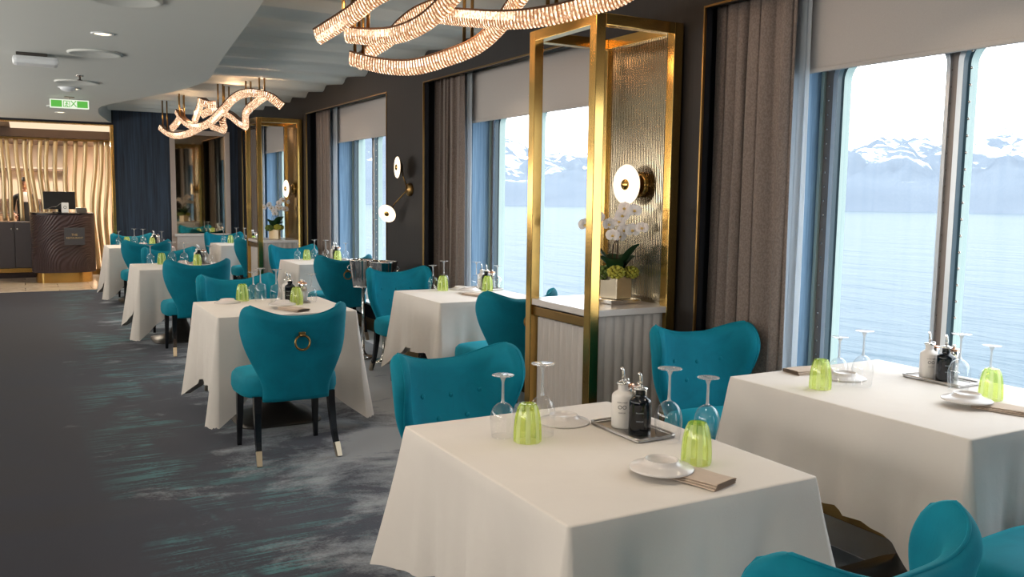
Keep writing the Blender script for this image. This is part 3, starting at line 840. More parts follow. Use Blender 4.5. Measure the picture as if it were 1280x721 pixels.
A_ = [[(1.65, 12.6, 2.35), (1.73, 12.5, 2.27), (1.81, 12.3, 2.23), (1.9, 12.0, 2.24), (1.97, 11.7, 2.28), (2.0, 11.4, 2.32)],
      [(1.83, 12.8, 2.35), (1.83, 12.3, 2.4), (1.8, 11.8, 2.46), (1.76, 11.7, 2.5)],
      [(1.72, 11.6, 2.48), (1.76, 11.5, 2.38), (1.82, 11.3, 2.3), (1.89, 11.0, 2.27), (1.95, 10.7, 2.3), (2.0, 10.4, 2.38), (2.03, 10.2, 2.44)],
      [(2.02, 10.2, 2.42), (2.07, 10.1, 2.5), (2.12, 9.9, 2.55), (2.15, 9.6, 2.55), (2.23, 9.5, 2.54), (2.3, 9.4, 2.51), (2.37, 9.4, 2.46), (2.44, 9.4, 2.41)],
      [(1.96, 11.8, 2.38), (1.9, 11.2, 2.44), (1.86, 10.8, 2.49), (1.82, 10.5, 2.52), (1.86, 10.4, 2.48), (1.95, 10.4, 2.48)],
      [(1.92, 11.0, 2.41), (1.97, 10.8, 2.44), (2.05, 10.7, 2.44), (2.13, 10.5, 2.38), (2.2, 10.4, 2.3), (2.26, 10.3, 2.25)],
      [(2.26, 10.3, 2.24), (2.22, 10.1, 2.35), (2.22, 9.9, 2.41), (2.28, 9.75, 2.48), (2.33, 9.6, 2.53)],
      [(2.09, 11.4, 2.31), (2.15, 11.2, 2.27), (2.18, 11.1, 2.25), (2.14, 11.0, 2.32), (2.15, 11.0, 2.39)]]
chandelier('crystal_chandelier', 'wavy glowing crystal ribbon chandelier hanging before the end wall mirror', A_, [(0, .15), (1, .7), (2, .18), (2, .85), (5, .55), (3, .62), (6, .45)])
Bq = [[(1.58, 5.2, 2.42), (1.68, 4.9, 2.5), (1.76, 4.7, 2.58), (1.92, 4.45, 2.66), (2.1, 4.2, 2.69)],
      [(1.72, 5.1, 2.43), (1.82, 4.9, 2.4), (1.89, 4.7, 2.39), (1.95, 4.5, 2.42), (2.0, 4.35, 2.49), (2.06, 4.2, 2.60), (2.1, 4.1, 2.66)],
      [(1.88, 5.5, 2.36), (2.02, 5.3, 2.3), (2.15, 5.1, 2.28), (2.28, 4.9, 2.32), (2.39, 4.7, 2.38), (2.44, 4.5, 2.48), (2.43, 4.3, 2.57), (2.45, 4.2, 2.64)],
      [(2.02, 5.8, 2.37), (2.11, 5.8, 2.46), (2.22, 5.7, 2.54), (2.24, 5.5, 2.60), (2.28, 5.35, 2.65), (2.34, 5.2, 2.68)],
      [(2.06, 4.6, 2.5), (2.14, 4.3, 2.44), (2.22, 4.0, 2.39), (2.33, 3.8, 2.39), (2.47, 3.65, 2.43), (2.55, 3.5, 2.46), (2.62, 3.3, 2.56)]]
kk = .93
Bq = [[(x * kk, y * kk, min(2.60, 1.5 + (z - 1.5) * kk)) for x, y, z in r] for r in Bq]
chandelier('crystal_chandelier', 'wavy glowing crystal ribbon chandelier hanging before the tall brass display frame', Bq, [(1, .1), (2, .05), (2, .52), (1, .0), (4, .5), (0, .3)])
# ================================================================= curtains and blinds
def curtain_mesh(y0, y1, x, z0, z1, n, amp, flare=0.0, seed=0):
    r = random.Random(seed); ph = [r.random() * 6 for _ in range(4)]
    b = B()
    def fn(u, v):
        z = z0 + v * (z1 - z0)
        k = 1 + flare * (1 - v)
        w = u + .038 * sin(u * 9 + ph[0]) + .016 * sin(u * 23 + ph[2]) + .012 * sin(v * 4 + ph[1] + u * 7)
        a = w * n * 2 * pi
        yy = y0 + (y1 - y0) * u * 1.0 + .012 * sin(a * 2 + ph[2]) * 1.0
        yy += (1 - v) * flare * (u - .5) * .2
        return Vector((x + amp * (.75 + .35 * sin(u * 13 + ph[1])) * (sin(a) * .8 + .25 * sin(2 * a + ph[3])) * (.85 + .25 * (1 - v)), yy, z))
    nu = n * 14 + 1
    b.grid(fn, nu, 26, 0)
    m = len(b.v)
    # back layer, 4 mm behind, closed along the edges
    b.grid(lambda u, v: fn(u, v) + Vector((.004, 0, 0)), nu, 26, 0, flip=True)
    nv = 26; fs = []
    for j in range(nv - 1): fs += [(j, j + 1, m + j + 1, m + j), ((nu - 1) * nv + j, m + (nu - 1) * nv + j, m + (nu - 1) * nv + j + 1, (nu - 1) * nv + j + 1)]
    for i in range(nu - 1): fs += [(i * nv, m + i * nv, m + (i + 1) * nv, (i + 1) * nv), (i * nv + nv - 1, (i + 1) * nv + nv - 1, m + (i + 1) * nv + nv - 1, m + i * nv + nv - 1)]
    b.add([], [], 0)
    for f in fs: b.f.append(f); b.m.append(0); b.s.append(False)
    return b
WN = ['first window recess from the front', 'second window recess', 'third window recess', 'fourth window recess by the end wall']
for i, (a, c) in enumerate(REC[1:]):
    for side in (0, 1):
        if i == 0 and side == 0: continue
        y0, y1 = (c - .465, c + .085) if side else (a - .08, a + .34)
        cu = obj('curtain', curtain_mesh(y0, y1, 3.252, .02, 2.60, 6 if side else 4, .036, .0, i * 2 + side), M['curtain'], fix=False)
        tag(cu, 'pleated taupe curtain at the %s end of the %s' % ('far' if side else 'near', WN[i]), 'curtain', 'taupe curtains')
        y0, y1 = (c - .49, c - .12) if side else (a + .10, a + .30)
        sh = obj('sheer_curtain', curtain_mesh(y0, y1, 3.325, .34, 2.60, 5 if side else 3, .018, .05, 20 + i * 2 + side), M['sheer'], fix=False)
        tag(sh, 'white sheer curtain at the %s end of the %s' % ('far' if side else 'near', WN[i]), 'curtain', 'white sheers')
    bl = thing('roller_blind', 'grey beige roller blind drawn a third down, %s' % WN[i], 'blind', (3.375, (a + c) / 2 - .03, 2.115), 0, 'roller blinds')
    h = (c - a) / 2 - .345
    b = B(); b.bx(-.0015, .0015, -h, h, .012, .42); obj('fabric', b, M['blind'], bl)
    b = B(); b.bx(-.012, .012, -h, h, 0, .022, .006); obj('hem_bar', b, M['blind'], bl)
    b = B(); b.cyl((.024, -h - .01, .435), (.024, h + .01, .435), .028, n=20); obj('roller', b, M['alu'], bl)
    b = B()
    b.bx(-.02, .05, -h - .015, h + .015, .466, .49, .003); obj('rail', b, M['blind'], bl)

# ================================================================= consoles in brass frames
def console(y0, y1, idx):
    x0, x1 = 2.53, 3.085; zt = 2.42; w = .058
    cy = (y0 + y1) / 2
    nm = ['second window table', 'fourth window table by the end wall'][idx]
    root = thing('display_console', ['tall polished brass display frame with ribbed oak cabinet between first and second windows', 'tall polished brass display frame with ribbed oak cabinet nearer the end wall'][idx], 'display console', (x0, cy, 0), 0, 'brass display consoles')
    d = (y1 - y0) / 2; X = x1 - x0
    for px in (w / 2, X - w / 2):
        for py in (-d + w / 2, d - w / 2):
            b = B(); b.bx(px - w / 2, px + w / 2, py - w / 2, py + w / 2, .004, zt, .004); obj('post', b, M['brass'], root)
    b = B()
    for py in (-d + w / 2, d - w / 2): b.bx(w, X - w, py - w / 2, py + w / 2, zt - w, zt, .003)
    for px in (w / 2, X - w / 2): b.bx(px - w / 2, px + w / 2, -d + w, d - w, zt - w, zt, .003)
    obj('top_rail', b, M['brass'], root)
    b = B()
    b.bx(w * .3, w * .7, -d + w, d - w, .825, .875, .002); obj('shelf_rail', b, M['brass_dark'], root)
    b = B(); b.bx(.0, w, -d + w, d - w, .004, .06, .003); obj('bottom_rail', b, M['brass_dark'], root)
    b = B(); b.bx(w, X - w, -d, -d + w, .004, .06, .003); obj('bottom_rail', b, M['brass_dark'], root)
    b = B(); b.bx(w * .15, X - w * .3, -d + w * .02, d - w * .02, .885, .92, .004)
    obj('stone_top', b, M['stone'], root)
    bodyb = B(); bodyb.bx(w + .02, X - w * .4, -d + .03, d - .03, .06, .885)
    bd = obj('cabinet_body', bodyb, M['oak'], root)
    b = B()
    def rl(u, v):
        s = abs(sin(u * 9 * pi)); return Vector((w * .9 - .016 * s, -d + w + u * (2 * d - 2 * w), .07 + v * .745))
    b.grid(rl, 109, 2); obj('ribbed_panel', b, M['oak'], root, fix=False)
    b = B()
    def rn(u, v):
        s = abs(sin(u * 7 * pi)); return Vector((w + u * (X - 2 * w), -d + .03 - .009 * s, .07 + v * .81))
    b.grid(rn, 85, 2, flip=False); obj('ribbed_panel', b, M['oak'], root, fix=False)
    b = B(); b.bx(X - .028, X - .014, -d + w, d - w, .92, zt - w); obj('reeded_glass', b, M['reeded'], root)
    # wall lamp on the reeded glass
    ly = (3.99 if idx == 0 else 11.22)
    lz = 1.575 if idx == 0 else 1.56
    lm = thing('wall_lamp', ['round glowing wall lamp above the orchid in the brass display frame', 'round glowing wall lamp in the brass display frame nearer the end wall'][idx], 'wall lamp', (x1 - .03, ly, lz), 0, 'disc wall lamps')
    disc_lamp(lm, Vector((-.105, 0, 0)), Vector((-1, -.08, 0)), .112, Vector((0, 0, 0)))
    return root
def disc_lamp(lm, c, nrm, r, foot):
    q = Vector(nrm).normalized().to_track_quat('Z', 'Y').to_matrix()
    T = Matrix.Translation(c) @ q.to_4x4()
    b = B(); b.lathe([(r * .30, .004), (r * .96, .002), (r, -.004), (r * .93, -.008), (r * .3, -.008)], 48, 0, T, True, True); obj('lamp_face', b, M['disc'], lm)
    b = B(); b.lathe([(1e-5, .016), (r * .22, .015), (r * .27, .009), (r * .27, -.004)], 32, 0, T, True, False); obj('boss', b, M['brass'], lm)
    b = B(); b.lathe([(r * 1.0, -.006), (r * .98, -.012), (r * .62, -.035), (r * .30, -.055), (1e-5, -.058)], 40, 0, T, True, False); obj('reflector', b, M['brass_dark'], lm)
    back = c - Vector(nrm).normalized() * .05
    b = B(); b.cyl(tuple(back), tuple(foot), .011); obj('arm', b, M['brass_dark'], lm)
    b = B(); b.lathe([(1e-5, -.03), (.062, -.028), (.07, -.02), (.07, 0)], 36, 0, Matrix.Translation(foot) @ Vector((1, 0, 0)).to_track_quat('Z', 'Y').to_matrix().to_4x4(), True, False); obj('backplate', b, M['brass'], lm)
console(3.70, 4.36, 0)
console(10.94, 11.60, 1)

# twin lamp on the dark pier
tw = thing('twin_wall_lamp', 'brass wall lamp with two tilting glowing discs on the dark pier', 'wall lamp', (XW, 7.46, 1.55), 0, 'disc wall lamps')
b = B(); b.lathe([(1e-5, -.035), (.05, -.033), (.06, -.02), (.06, 0)], 32, 0, Vector((1, 0, 0)).to_track_quat('Z', 'Y').to_matrix().to_4x4(), True, False); obj('backplate', b, M['brass_dark'], tw)
for (c, nrm, r) in ((Vector((-.11, .06, .20)), Vector((-1, .12, .0)), .098), (Vector((-.13, .26, -.225)), Vector((-.72, -.62, -.40)), .088)):
    q = nrm.normalized().to_track_quat('Z', 'Y').to_matrix(); T = Matrix.Translation(c) @ q.to_4x4()
    b = B(); b.lathe([(r * .30, .004), (r * .96, .002), (r, -.004), (r * .93, -.008), (r * .3, -.008)], 40, 0, T, True, True); obj('lamp_face', b, M['disc'], tw)
    b = B(); b.lathe([(1e-5, .014), (r * .22, .013), (r * .27, .008), (r * .27, -.004)], 24, 0, T, True, False); obj('boss', b, M['brass'], tw)
    b = B(); b.lathe([(r, -.006), (r * .98, -.012), (r * .62, -.034), (r * .30, -.052), (1e-5, -.055)], 32, 0, T, True, False); obj('reflector', b, M['brass_dark'], tw)
    back = c - nrm.normalized() * .05
    b = B(); b.tube([(-.03, 0, 0), tuple((back + Vector((-.04, 0, 0))) * .6), tuple(back)], .006, 8); obj('arm', b, M['brass_dark'], tw)

# orchids
def orchid(loc, lab, seed, potmat, rzv):
    r = random.Random(seed)
    root = thing('potted_orchid', lab, 'potted orchid', loc, rzv, 'potted white orchids')
    b = B()
    W = .062; H = .125
    b.bx(-W, W, -W, W, 0, H, .004); obj('pot', b, potmat, root)
    b = B(); b.bx(-W + .006, W - .006, -W + .006, W - .006, H - .004, H + .004); obj('soil', b, M['moss'], root)
    b = B()
    for k in range(7):
        a = k * 2 * pi / 7 + r.random() * .5; Lf = .13 + .06 * r.random(); el = .75 + .55 * r.random()
        def fn(u, v, a=a, Lf=Lf, el=el):
            s = u * Lf; w = .050 * sin(pi * min(1, .08 + u * .92)) ** .6 * (1 if u < .97 else .4)
            h = H + s * el * 1.25 - (s * s) * 2.6
            o = (v - .5) * 2 * w
            return Vector((cos(a) * s * .8 - sin(a) * o, sin(a) * s * .8 + cos(a) * o, h + .35 * abs(o)))
        b.grid(fn, 9, 5)
        b.grid(lambda u, v, fn=fn: fn(u, v) - Vector((0, 0, .003)), 9, 5, flip=True)
    obj('leaf', b, M['leaf'], root, fix=False)
    def flower(c, nrm, sz):
        q = nrm.normalized().to_track_quat('Z', 'Y').to_matrix(); T = Matrix.Translation(c) @ q.to_4x4()
        fb = B()
        for (a, L, w) in ((90, .036, .017), (215, .036, .017), (325, .036, .017), (10, .040, .030), (170, .040, .030)):
            a = radians(a)
            def fn(u, v, a=a, L=L, w=w):
                s = .003 + u * L * sz; o = (v - .5) * 2 * w * sz * sin(pi * (.12 + .86 * u)) ** .55
                return T @ Vector((cos(a) * s - sin(a) * o, sin(a) * s + cos(a) * o, .010 * sz * sin(u * 2.6) - 2.2 * o * o / sz + (.0015 if w > .02 else 0)))
            fb.grid(fn, 7, 6); fb.grid(lambda u, v, fn=fn: fn(u, v) - q @ Vector((0, 0, .0012)), 7, 6, flip=True)
        f = obj('flower', fb, M['petal'], root, fix=False)
        lb = B(); lb.sph(c + q @ Vector((0, -.004, .010)), .0075 * sz, 10, 6, 0, (1, 1.3, 1)); obj('lip', lb, M['petal_lip'], f)
    for (dx, dy, top, bend) in ((.012, .01, .50, (-.05, -.12)), (-.01, -.015, .44, (-.09, .09)), (.0, .02, .40, (.06, -.09))):
        pts = [(dx, dy, H), (dx * 1.5, dy * 1.5, H + .15), (dx + bend[0] * .25, dy + bend[1] * .25, top * .86), (dx + bend[0] * .8, dy + bend[1] * .8, top), (dx + bend[0] * 1.6, dy + bend[1] * 1.6, top - .03)]
        P = catmull(pts, 8)
        b = B(); b.tube(P, .0032, 6); obj('stem', b, M['stem'], root)
        for j in range(15, len(P), 5):
            p = P[j]; out = Vector((-.8 + r.uniform(-.5, .5), -.7 + r.uniform(-.6, .5), r.uniform(-.25, .25)))
            flower(p + out.normalized() * .022 + Vector((0, 0, r.uniform(-.02, .012))), out, .85 + .2 * r.random())
    for (c, mt, R) in (((-.055, -.05, H + .025), 'yellow_green', .042), ((.055, -.06, H + .02), 'yellow_green', .040), ((-.075, .05, H + .015), 'moss', .045), ((.02, .07, H + .02), 'moss', .04)):
        b = B()
        for k in range(46):
            zz = 1 - 2 * (k + .5) / 46; a = k * 2.4; rr = sqrt(1 - zz * zz)
            b.sph((c[0] + R * rr * cos(a), c[1] + R * rr * sin(a), c[2] + R * .75 * zz), .011, 6, 4, 0, (1, 1, .8))
        obj('filler_bloom', b, M[mt], root)
    return root
tray0 = thing('mirrored_tray', 'low square mirrored tray under the orchid in the brass display frame', 'tray', (2.885, 3.97, .921), 0)
b = B(); b.bx(-.10, .10, -.10, .10, 0, .022, .003); obj('base', b, M['chrome'], tray0)
orchid((2.885, 3.97, .944), 'white orchid in mirrored cube pot inside the brass display frame, first from front', 4, M['tip'], .2)
orchid((2.80, 11.22, .922), 'white orchid in pale cube pot inside the brass display frame nearer the end wall', 9, M['tip'], 1.1)

# ================================================================= dining chairs
def make_chair():
    root = thing('dining_chair', 'x', 'chair', (0, 0, 0), 0, 'teal velvet dining chairs')
    # winged back: the sheet is bent forward at the wings, puffed between its two faces
    sN = 60
    TH = [radians(86) * sm(.05, .40, i / sN * .45) for i in range(sN + 1)]
    PX = [0.0]; PY = [0.0]
    for i in range(sN):
        PX.append(PX[-1] + .45 / sN * cos(TH[i])); PY.append(PY[-1] + .45 / sN * sin(TH[i]))
    def plan(s):
        t = min(sN - 1e-6, abs(s) / .45 * sN); i = int(t); f = t - i
        return (math.copysign(PX[i] + (PX[i + 1] - PX[i]) * f, s), PY[i] + (PY[i + 1] - PY[i]) * f, math.copysign(TH[i], s))
    zb = .345
    def surf(u, v, off):
        uu = abs(u)
        T = .832 + .058 * (.5 * sm(.2, .95, uu) + .5 * uu * uu)
        z = zb + v * (T - zb)
        cc = max(0.0, (v - .72) / .28); S = (.188 + .205 * (.5 * sm(.42, .80, z) + .5 * max(0, min(1, (z - .42) / .44)))) * (1 - .26 * (1 - sqrt(max(0.0, 1 - cc * cc))))
        s = u * S
        x, y, th = plan(s)
        e = max(uu, 0); du = (1 - e) * S; dv = (1 - v) * (T - zb); db = v * (T - zb) + .02
        dd = min(du, dv, db)
        t = .034 * sqrt(max(0.0, 1 - (1 - min(1, dd / .035)) ** 2))
        n = Vector((-sin(th), cos(th), 0))
        p = Vector((x, y - .235 - (z - .42) * .22 + .05 * sm(.45, .9, z) * 0, z))
        return p + n * (off * t)
    NU, NV = 73, 45
    def su(i): # denser near the borders
        t = i * 2 - 1; return math.copysign(abs(t) ** .75 if False else sin(abs(t) * pi / 2) ** 1.0, t)
    def sv(j): return sin(j * pi / 2) * .35 + (1 - (1 - j) ** 2.2) * .65
    b = B()
    b.grid(lambda u, v: surf(su(u), sv(v), 1), NU, NV, flip=True); m = len(b.v)
    b.grid(lambda u, v: surf(su(u), sv(v), -1), NU, NV)
    fs = []
    for j in range(NV - 1): fs += [(j, j + 1, m + j + 1, m + j), ((NU - 1) * NV + j, m + (NU - 1) * NV + j, m + (NU - 1) * NV + j + 1, (NU - 1) * NV + j + 1)]
    for i in range(NU - 1): fs += [(i * NV, m + i * NV, m + (i + 1) * NV, (i + 1) * NV), (i * NV + NV - 1, (i + 1) * NV + NV - 1, m + (i + 1) * NV + NV - 1, m + i * NV + NV - 1)]
    for f in fs: b.f.append(f); b.m.append(0); b.s.append(True)
    back = obj('backrest', b, M['velvet'], root)
    # piping round the rim
    rim = [surf(-1, v / 20, 0) for v in range(2, 21)] + [surf(-1 + 2 * k / 48, 1, 0) for k in range(1, 48)] + [surf(1, 1 - v / 20, 0) for v in range(0, 19)]
    b = B(); b.tube(rim, .0042, 6); obj('piping', b, M['velvet'], back)
    for (u, z) in ((-.42, .70), (0, .70), (.42, .70), (-.24, .61), (.24, .61)):
        v = (z - zb) / (.84 - zb); p = surf(u, v, 1.0); th = plan(u * .36)[2]
        bb = B(); bb.sph(p, .011, 12, 8, 0, (1, .5, 1), Matrix.Rotation(th, 3, 'Z')); obj('button', bb, M['velvet'], back)
    # brass ring pull on the outside
    v = (.735 - zb) / (.84 - zb); p = surf(0, v, -1.0)
    rg = B(); rg.torus((p.x, p.y - .020, p.z - .040), .040, .0062, 36, 10, 0, Matrix.Rotation(radians(82), 3, 'X'))
    ring = obj('ring_pull', rg, M['brass_dark'], root)
    mt = B(); mt.box((p.x, p.y - .010, p.z + .006), (.036, .026, .024), .005); mt.cyl((p.x - .014, p.y - .020, p.z), (p.x + .014, p.y - .020, p.z), .008)
    obj('mount', mt, M['brass_dark'], ring)
    # seat cushion
    b = B(); n = 56; vs = []; rings = [(.86, .350), (.97, .358), (1.0, .385), (1.0, .425), (.985, .455), (.93, .474), (.80, .484), (.55, .489), (.25, .491)]
    for (k, z) in rings:
        for i in range(n):
            a = 2 * pi * i / n; ca, sa = cos(a), sin(a); e = .55
            x = math.copysign(abs(ca) ** e, ca); y = math.copysign(abs(sa) ** e, sa)
            hw = .285 + .015 * y
            vs.append((x * hw * k, (y * .235 + .025) * k + .0, z))
    fs = []
    for r_ in range(len(rings) - 1):
        for i in range(n): fs.append((r_ * n + i, r_ * n + (i + 1) % n, (r_ + 1) * n + (i + 1) % n, (r_ + 1) * n + i))
    fs += [tuple(range(n)), tuple((len(rings) - 1) * n + i for i in range(n))]
    b.add(vs, fs, 0, True); seat = obj('seat', b, M['velvet'], root)
    sec = [(1, 1), (-1, 1), (-1, -1), (1, -1)]
    def legpath(pts, k=5): return catmull(pts, k)
    for sx in (-1, 1):
        P = legpath([(sx * .21, -.175, .37), (sx * .213, -.19, .25), (sx * .218, -.225, .12), (sx * .226, -.285, .0)])
        rr = [.021 - .0085 * i / (len(P) - 1) for i in range(len(P))]
        b = B(); b.tube(P, rr, sec=sec, smooth=False); lg = obj('leg', b, M['black'], root)
        q0 = P[-1].lerp(P[-6], .62)
        tp = B(); tp.tube([q0, P[-1]], [.0160, .0140], sec=sec, smooth=False); t_ = obj('leg_tip', tp, M['tip'], lg); t_['label'] = 'satin gold foot of the rear leg'
    for sx in (-1, 1):
        P = [(sx * .225, .19, .37), (sx * .228, .197, .2), (sx * .232, .205, 0)]
        b = B(); b.tube(P, [.021, .017, .012], sec=sec, smooth=False); obj('leg', b, M['black'], root)
    return root
CH = make_chair()
# (x, y, rotation, label); rotation 0 looks towards the lobby
CHAIRS = [
    (1.38, 1.295, .07, 'teal wingback chair at the near end of the front aisle table, only its top showing'),
    (1.525, 2.918, pi + .10, 'teal wingback chair showing its buttoned front beyond the front aisle table'),
    (2.88, 3.055, pi - .15, 'teal wingback chair in front of the taupe curtain, beyond the front window table'),
    (2.62, 1.325, .06, 'teal chair at the near end of the front window table, only a rounded corner showing'),
    (1.315, 5.05, 0.0, 'teal wingback chair with brass ring on its back, whole, at the second aisle table'),
    (1.40, 6.56, pi, 'teal chair facing us beyond the second aisle table'),
    (2.86, 5.24, 0.02, 'dark teal chair seen from behind, half hidden by the tall brass display frame'),
    (2.80, 6.775, pi + .03, 'bright teal chair beside the champagne buckets, beyond the second window table'),
    (1.40, 8.68, 0, 'teal chair with brass ring on its back at the third aisle table'),
    (1.42, 10.15, pi, 'teal chair facing us beyond the third aisle table'),
    (2.86, 8.84, -.04, 'dark teal chair from behind in front of the champagne buckets, third window table'),
    (2.84, 10.30, pi, 'teal chair facing us below the orchid console, beyond the third window table'),
    (1.38, 12.30, 0, 'teal chair from behind at the rearmost aisle table'),
    (1.40, 13.75, pi, 'teal chair facing us against the navy wall, beyond the rearmost aisle table'),
    (2.82, 12.50, 0, 'dark teal chair from behind at the rearmost window table'),
    (2.74, 13.93, pi, 'teal chair facing us in the corner beyond the rearmost window table'),
]
for x, y, rz, lab in CHAIRS: place(CH, (x, y, 0), rz, lab, 'teal velvet dining chairs')

# ================================================================= tables and cloths
TNAME = ['front aisle table', 'front window table', 'second aisle table', 'second window table', 'third aisle table', 'third window table', 'rearmost aisle table', 'rearmost window table']
TB = [(1.06, 1.865, 1.615, 2.60), (2.60, 3.535, 1.655, 2.745), (1.0, 1.87, 5.40, 6.26), (2.53, 3.36, 5.55, 6.42), (.955, 1.80, 9.0, 9.84), (2.54, 3.30, 9.16, 9.95), (.98, 1.80, 12.62, 13.42), (2.44, 3.2, 12.82, 13.62)]
TZ = .7535
tb = thing('dining_table', 'x', 'table', (0, 0, 0), 0, 'pedestal dining tables')
b = B(); b.bx(-.36, .36, -.38, .38, .715, .742, .01); obj('tabletop', b, M['oak'], tb)
b = B()
prof = [(.275, .0), (.275, .012), (.235, .022), (.16, .050), (.10, .10), (.065, .18), (.052, .30), (.050, .60), (.07, .70), (.12, .714)]
n = 48
vs = []; fs = []
for (r, z) in prof:
    sq = sm(.10, .24, r)
    for k in range(n):
        a = 2 * pi * k / n; e = 1 - .62 * sq; ca, sa = cos(a), sin(a)
        vs.append((r * math.copysign(abs(ca) ** e, ca), r * math.copysign(abs(sa) ** e, sa), z))
for i in range(len(prof) - 1):
    for k in range(n): fs.append((i * n + k, i * n + (k + 1) % n, (i + 1) * n + (k + 1) % n, (i + 1) * n + k))
fs.append(tuple(range(n))); b.add(vs, fs, 0, True)
obj('pedestal', b, M['dark_metal'], tb)
for i, (x0, x1, y0, y1) in enumerate(TB):
    place(tb, (min((x0 + x1) / 2, 2.98), (y0 + y1) / 2 - (.13 if i == 1 else 0), .0), 0, 'pedestal table with flared dark metal base under the cloth, %s' % TNAME[i], 'pedestal dining tables')

def cloth(x0, x1, y0, y1, seed, drop=.42, cone=1.0, tail=1.0):
    r = random.Random(seed)
    rc = .010
    pts = []   # perimeter points: position, normal, distance to the nearest corner, running length
    cs = [((x1 - rc, y1 - rc), 0), ((x0 + rc, y1 - rc), 90), ((x0 + rc, y0 + rc), 180), ((x1 - rc, y0 + rc), 270)]
    run = 0
    for ci, (c, a0) in enumerate(cs):
        for k in range(13):
            a = radians(a0 + 90 * k / 12); pts.append((c[0] + rc * cos(a), c[1] + rc * sin(a), cos(a), sin(a), 0.0, ci, (k / 12 - .5)))
        d = cs[(ci + 1) % 4][0]
        a = radians(a0 + 90); nx, ny = cos(a), sin(a)
        p = (c[0] + rc * nx, c[1] + rc * ny); q = (d[0] + rc * nx, d[1] + rc * ny)
        L = math.dist(p, q); m = 46
        for k in range(1, m):
            t = k / m; t = .5 - .5 * cos(pi * t) * 1.0
            dc = min(t, 1 - t) * L
            pts.append((p[0] + (q[0] - p[0]) * t, p[1] + (q[1] - p[1]) * t, nx, ny, dc, ci if t < .5 else (ci + 1) % 4, .5 if t < .5 else -.5))
    N = len(pts); vs = []; fs = []
    cx, cy = (x0 + x1) / 2, (y0 + y1) / 2
    rings = 0
    for k in (.02, .25, .5, .75, .9, .975):
        for p in pts: vs.append((cx + (p[0] - cx) * k, cy + (p[1] - cy) * k, TZ - .0015))
        rings += 1
    cr = [r.uniform(.85, 1.15) for _ in range(4)]
    phs = [r.random() * 6 for _ in range(8)]
    rows = 20
    for j in range(rows + 1):
        t = (j / rows) ** 1.7
        for p in pts:
            d = p[4]
            cw = max(0, 1 - d / (.15 * cone)) ** 1.6                       # hanging corner cone
            val = exp(-((d - .20) / .06) ** 2)               # hollow beside it
            s = p[0] * p[3] * -1 + p[1] * p[2]
            s = p[0] * abs(p[3]) + p[1] * abs(p[2])
            rp = .55 * sin(s * 17 + phs[0] + p[2] * 3) + .45 * sin(s * 31 + phs[1] + p[3] * 5) + .3 * sin(s * 57 + phs[2])
            k = cr[p[5]]
            tt = t ** 1.15
            out = .004 * min(1, t * 20) + tt * (.018 + .024 * rp * (1 - cw)) + cw * tt * .080 * cone * k - val * tt * .022
            ox, oy = p[2], p[3]
            if cw > .05:                                      # pull the cone towards the diagonal
                sx = 1 if p[5] in (0, 3) else -1; sy = 1 if p[5] in (0, 1) else -1
                ox = p[2] * (1 - .0) + sx * cw * .5; oy = p[3] + sy * cw * .5
                l = sqrt(ox * ox + oy * oy); ox /= l; oy /= l
            dl = drop + tail * .19 * cone * k * max(0, 1 - d / (.24 * cone)) ** 1.2 + .006 * rp
            z = TZ - .0015 - .004 * (1 - cos(min(1, t * 20) * pi / 2)) - t * dl
            zz = max(.02, z); px_ = p[0] + ox * out
            if px_ > 3.22: zz = max(zz, .345 + .02 * t)
            vs.append((min(px_, 3.56), p[1] + oy * out, zz))
        rings += 1
    fs.append(tuple(range(N)))
    for i in range(rings - 1):
        for k in range(N): fs.append((i * N + k, i * N + (k + 1) % N, (i + 1) * N + (k + 1) % N, (i + 1) * N + k))
    b = B(); b.add(vs, fs, 0, True); return b
for i, t in enumerate(TB):
    b = cloth(*t, 30 + i, (.40, .375, .47, .40, .45, .42, .45, .43)[i], (1.25, 1.5)[i] if i < 2 else 1.0, .25 if i == 0 else 1.0)
    o = obj('tablecloth', b, M['linen'])
    tag(o, 'pale linen tablecloth draped over the %s' % TNAME[i], 'tablecloth', 'pale linen tablecloths')

# ================================================================= tableware prototypes
def make_glass(H, R):
    root = thing('wine_glass', 'x', 'wine glass', (0, 0, 0))
    hb = H * .555
    prof = [(R * .86, 0), (R * .93, hb * .18), (R * .985, hb * .38), (R, hb * .52), (R * .94, hb * .68), (R * .76, hb * .84), (R * .45, hb * .95), (R * .16, hb * 1.0)]
    # smooth profile
    P = [(p.x, p.y) for p in catmull([(a, c, 0) for a, c in prof], 4)]
    b = B(); b.lathe(P, 40, caps=False); b.lathe([(R * .86 + .0006, .0012), (R * .86 + .0006, 0), (R * .86 - .0008, 0), (R * .86 - .0008, .0012)], 40, caps=False); obj('bowl', b, M['glass'], root, fix=False)
    b = B(); b.lathe([(R * .17, hb * .995), (R * .12, hb * 1.04), (.0042, hb * 1.14), (.0036, hb * 1.5), (.0040, H - .022), (.0085, H - .010), (.012, H - .007)], 16, caps=False); obj('stem', b, M['stemglass'], root)
    b = B(); b.lathe([(.010, H - .0075), (R * .55, H - .0042), (R * .86, H - .0022), (R * .885, H - .0010), (R * .86, H), (1e-5, H - .0004)], 40, caps=False); obj('foot', b, M['foot'], root, fix=False)
    return root
GT = make_glass(.228, .0425); GS = make_glass(.195, .0395)
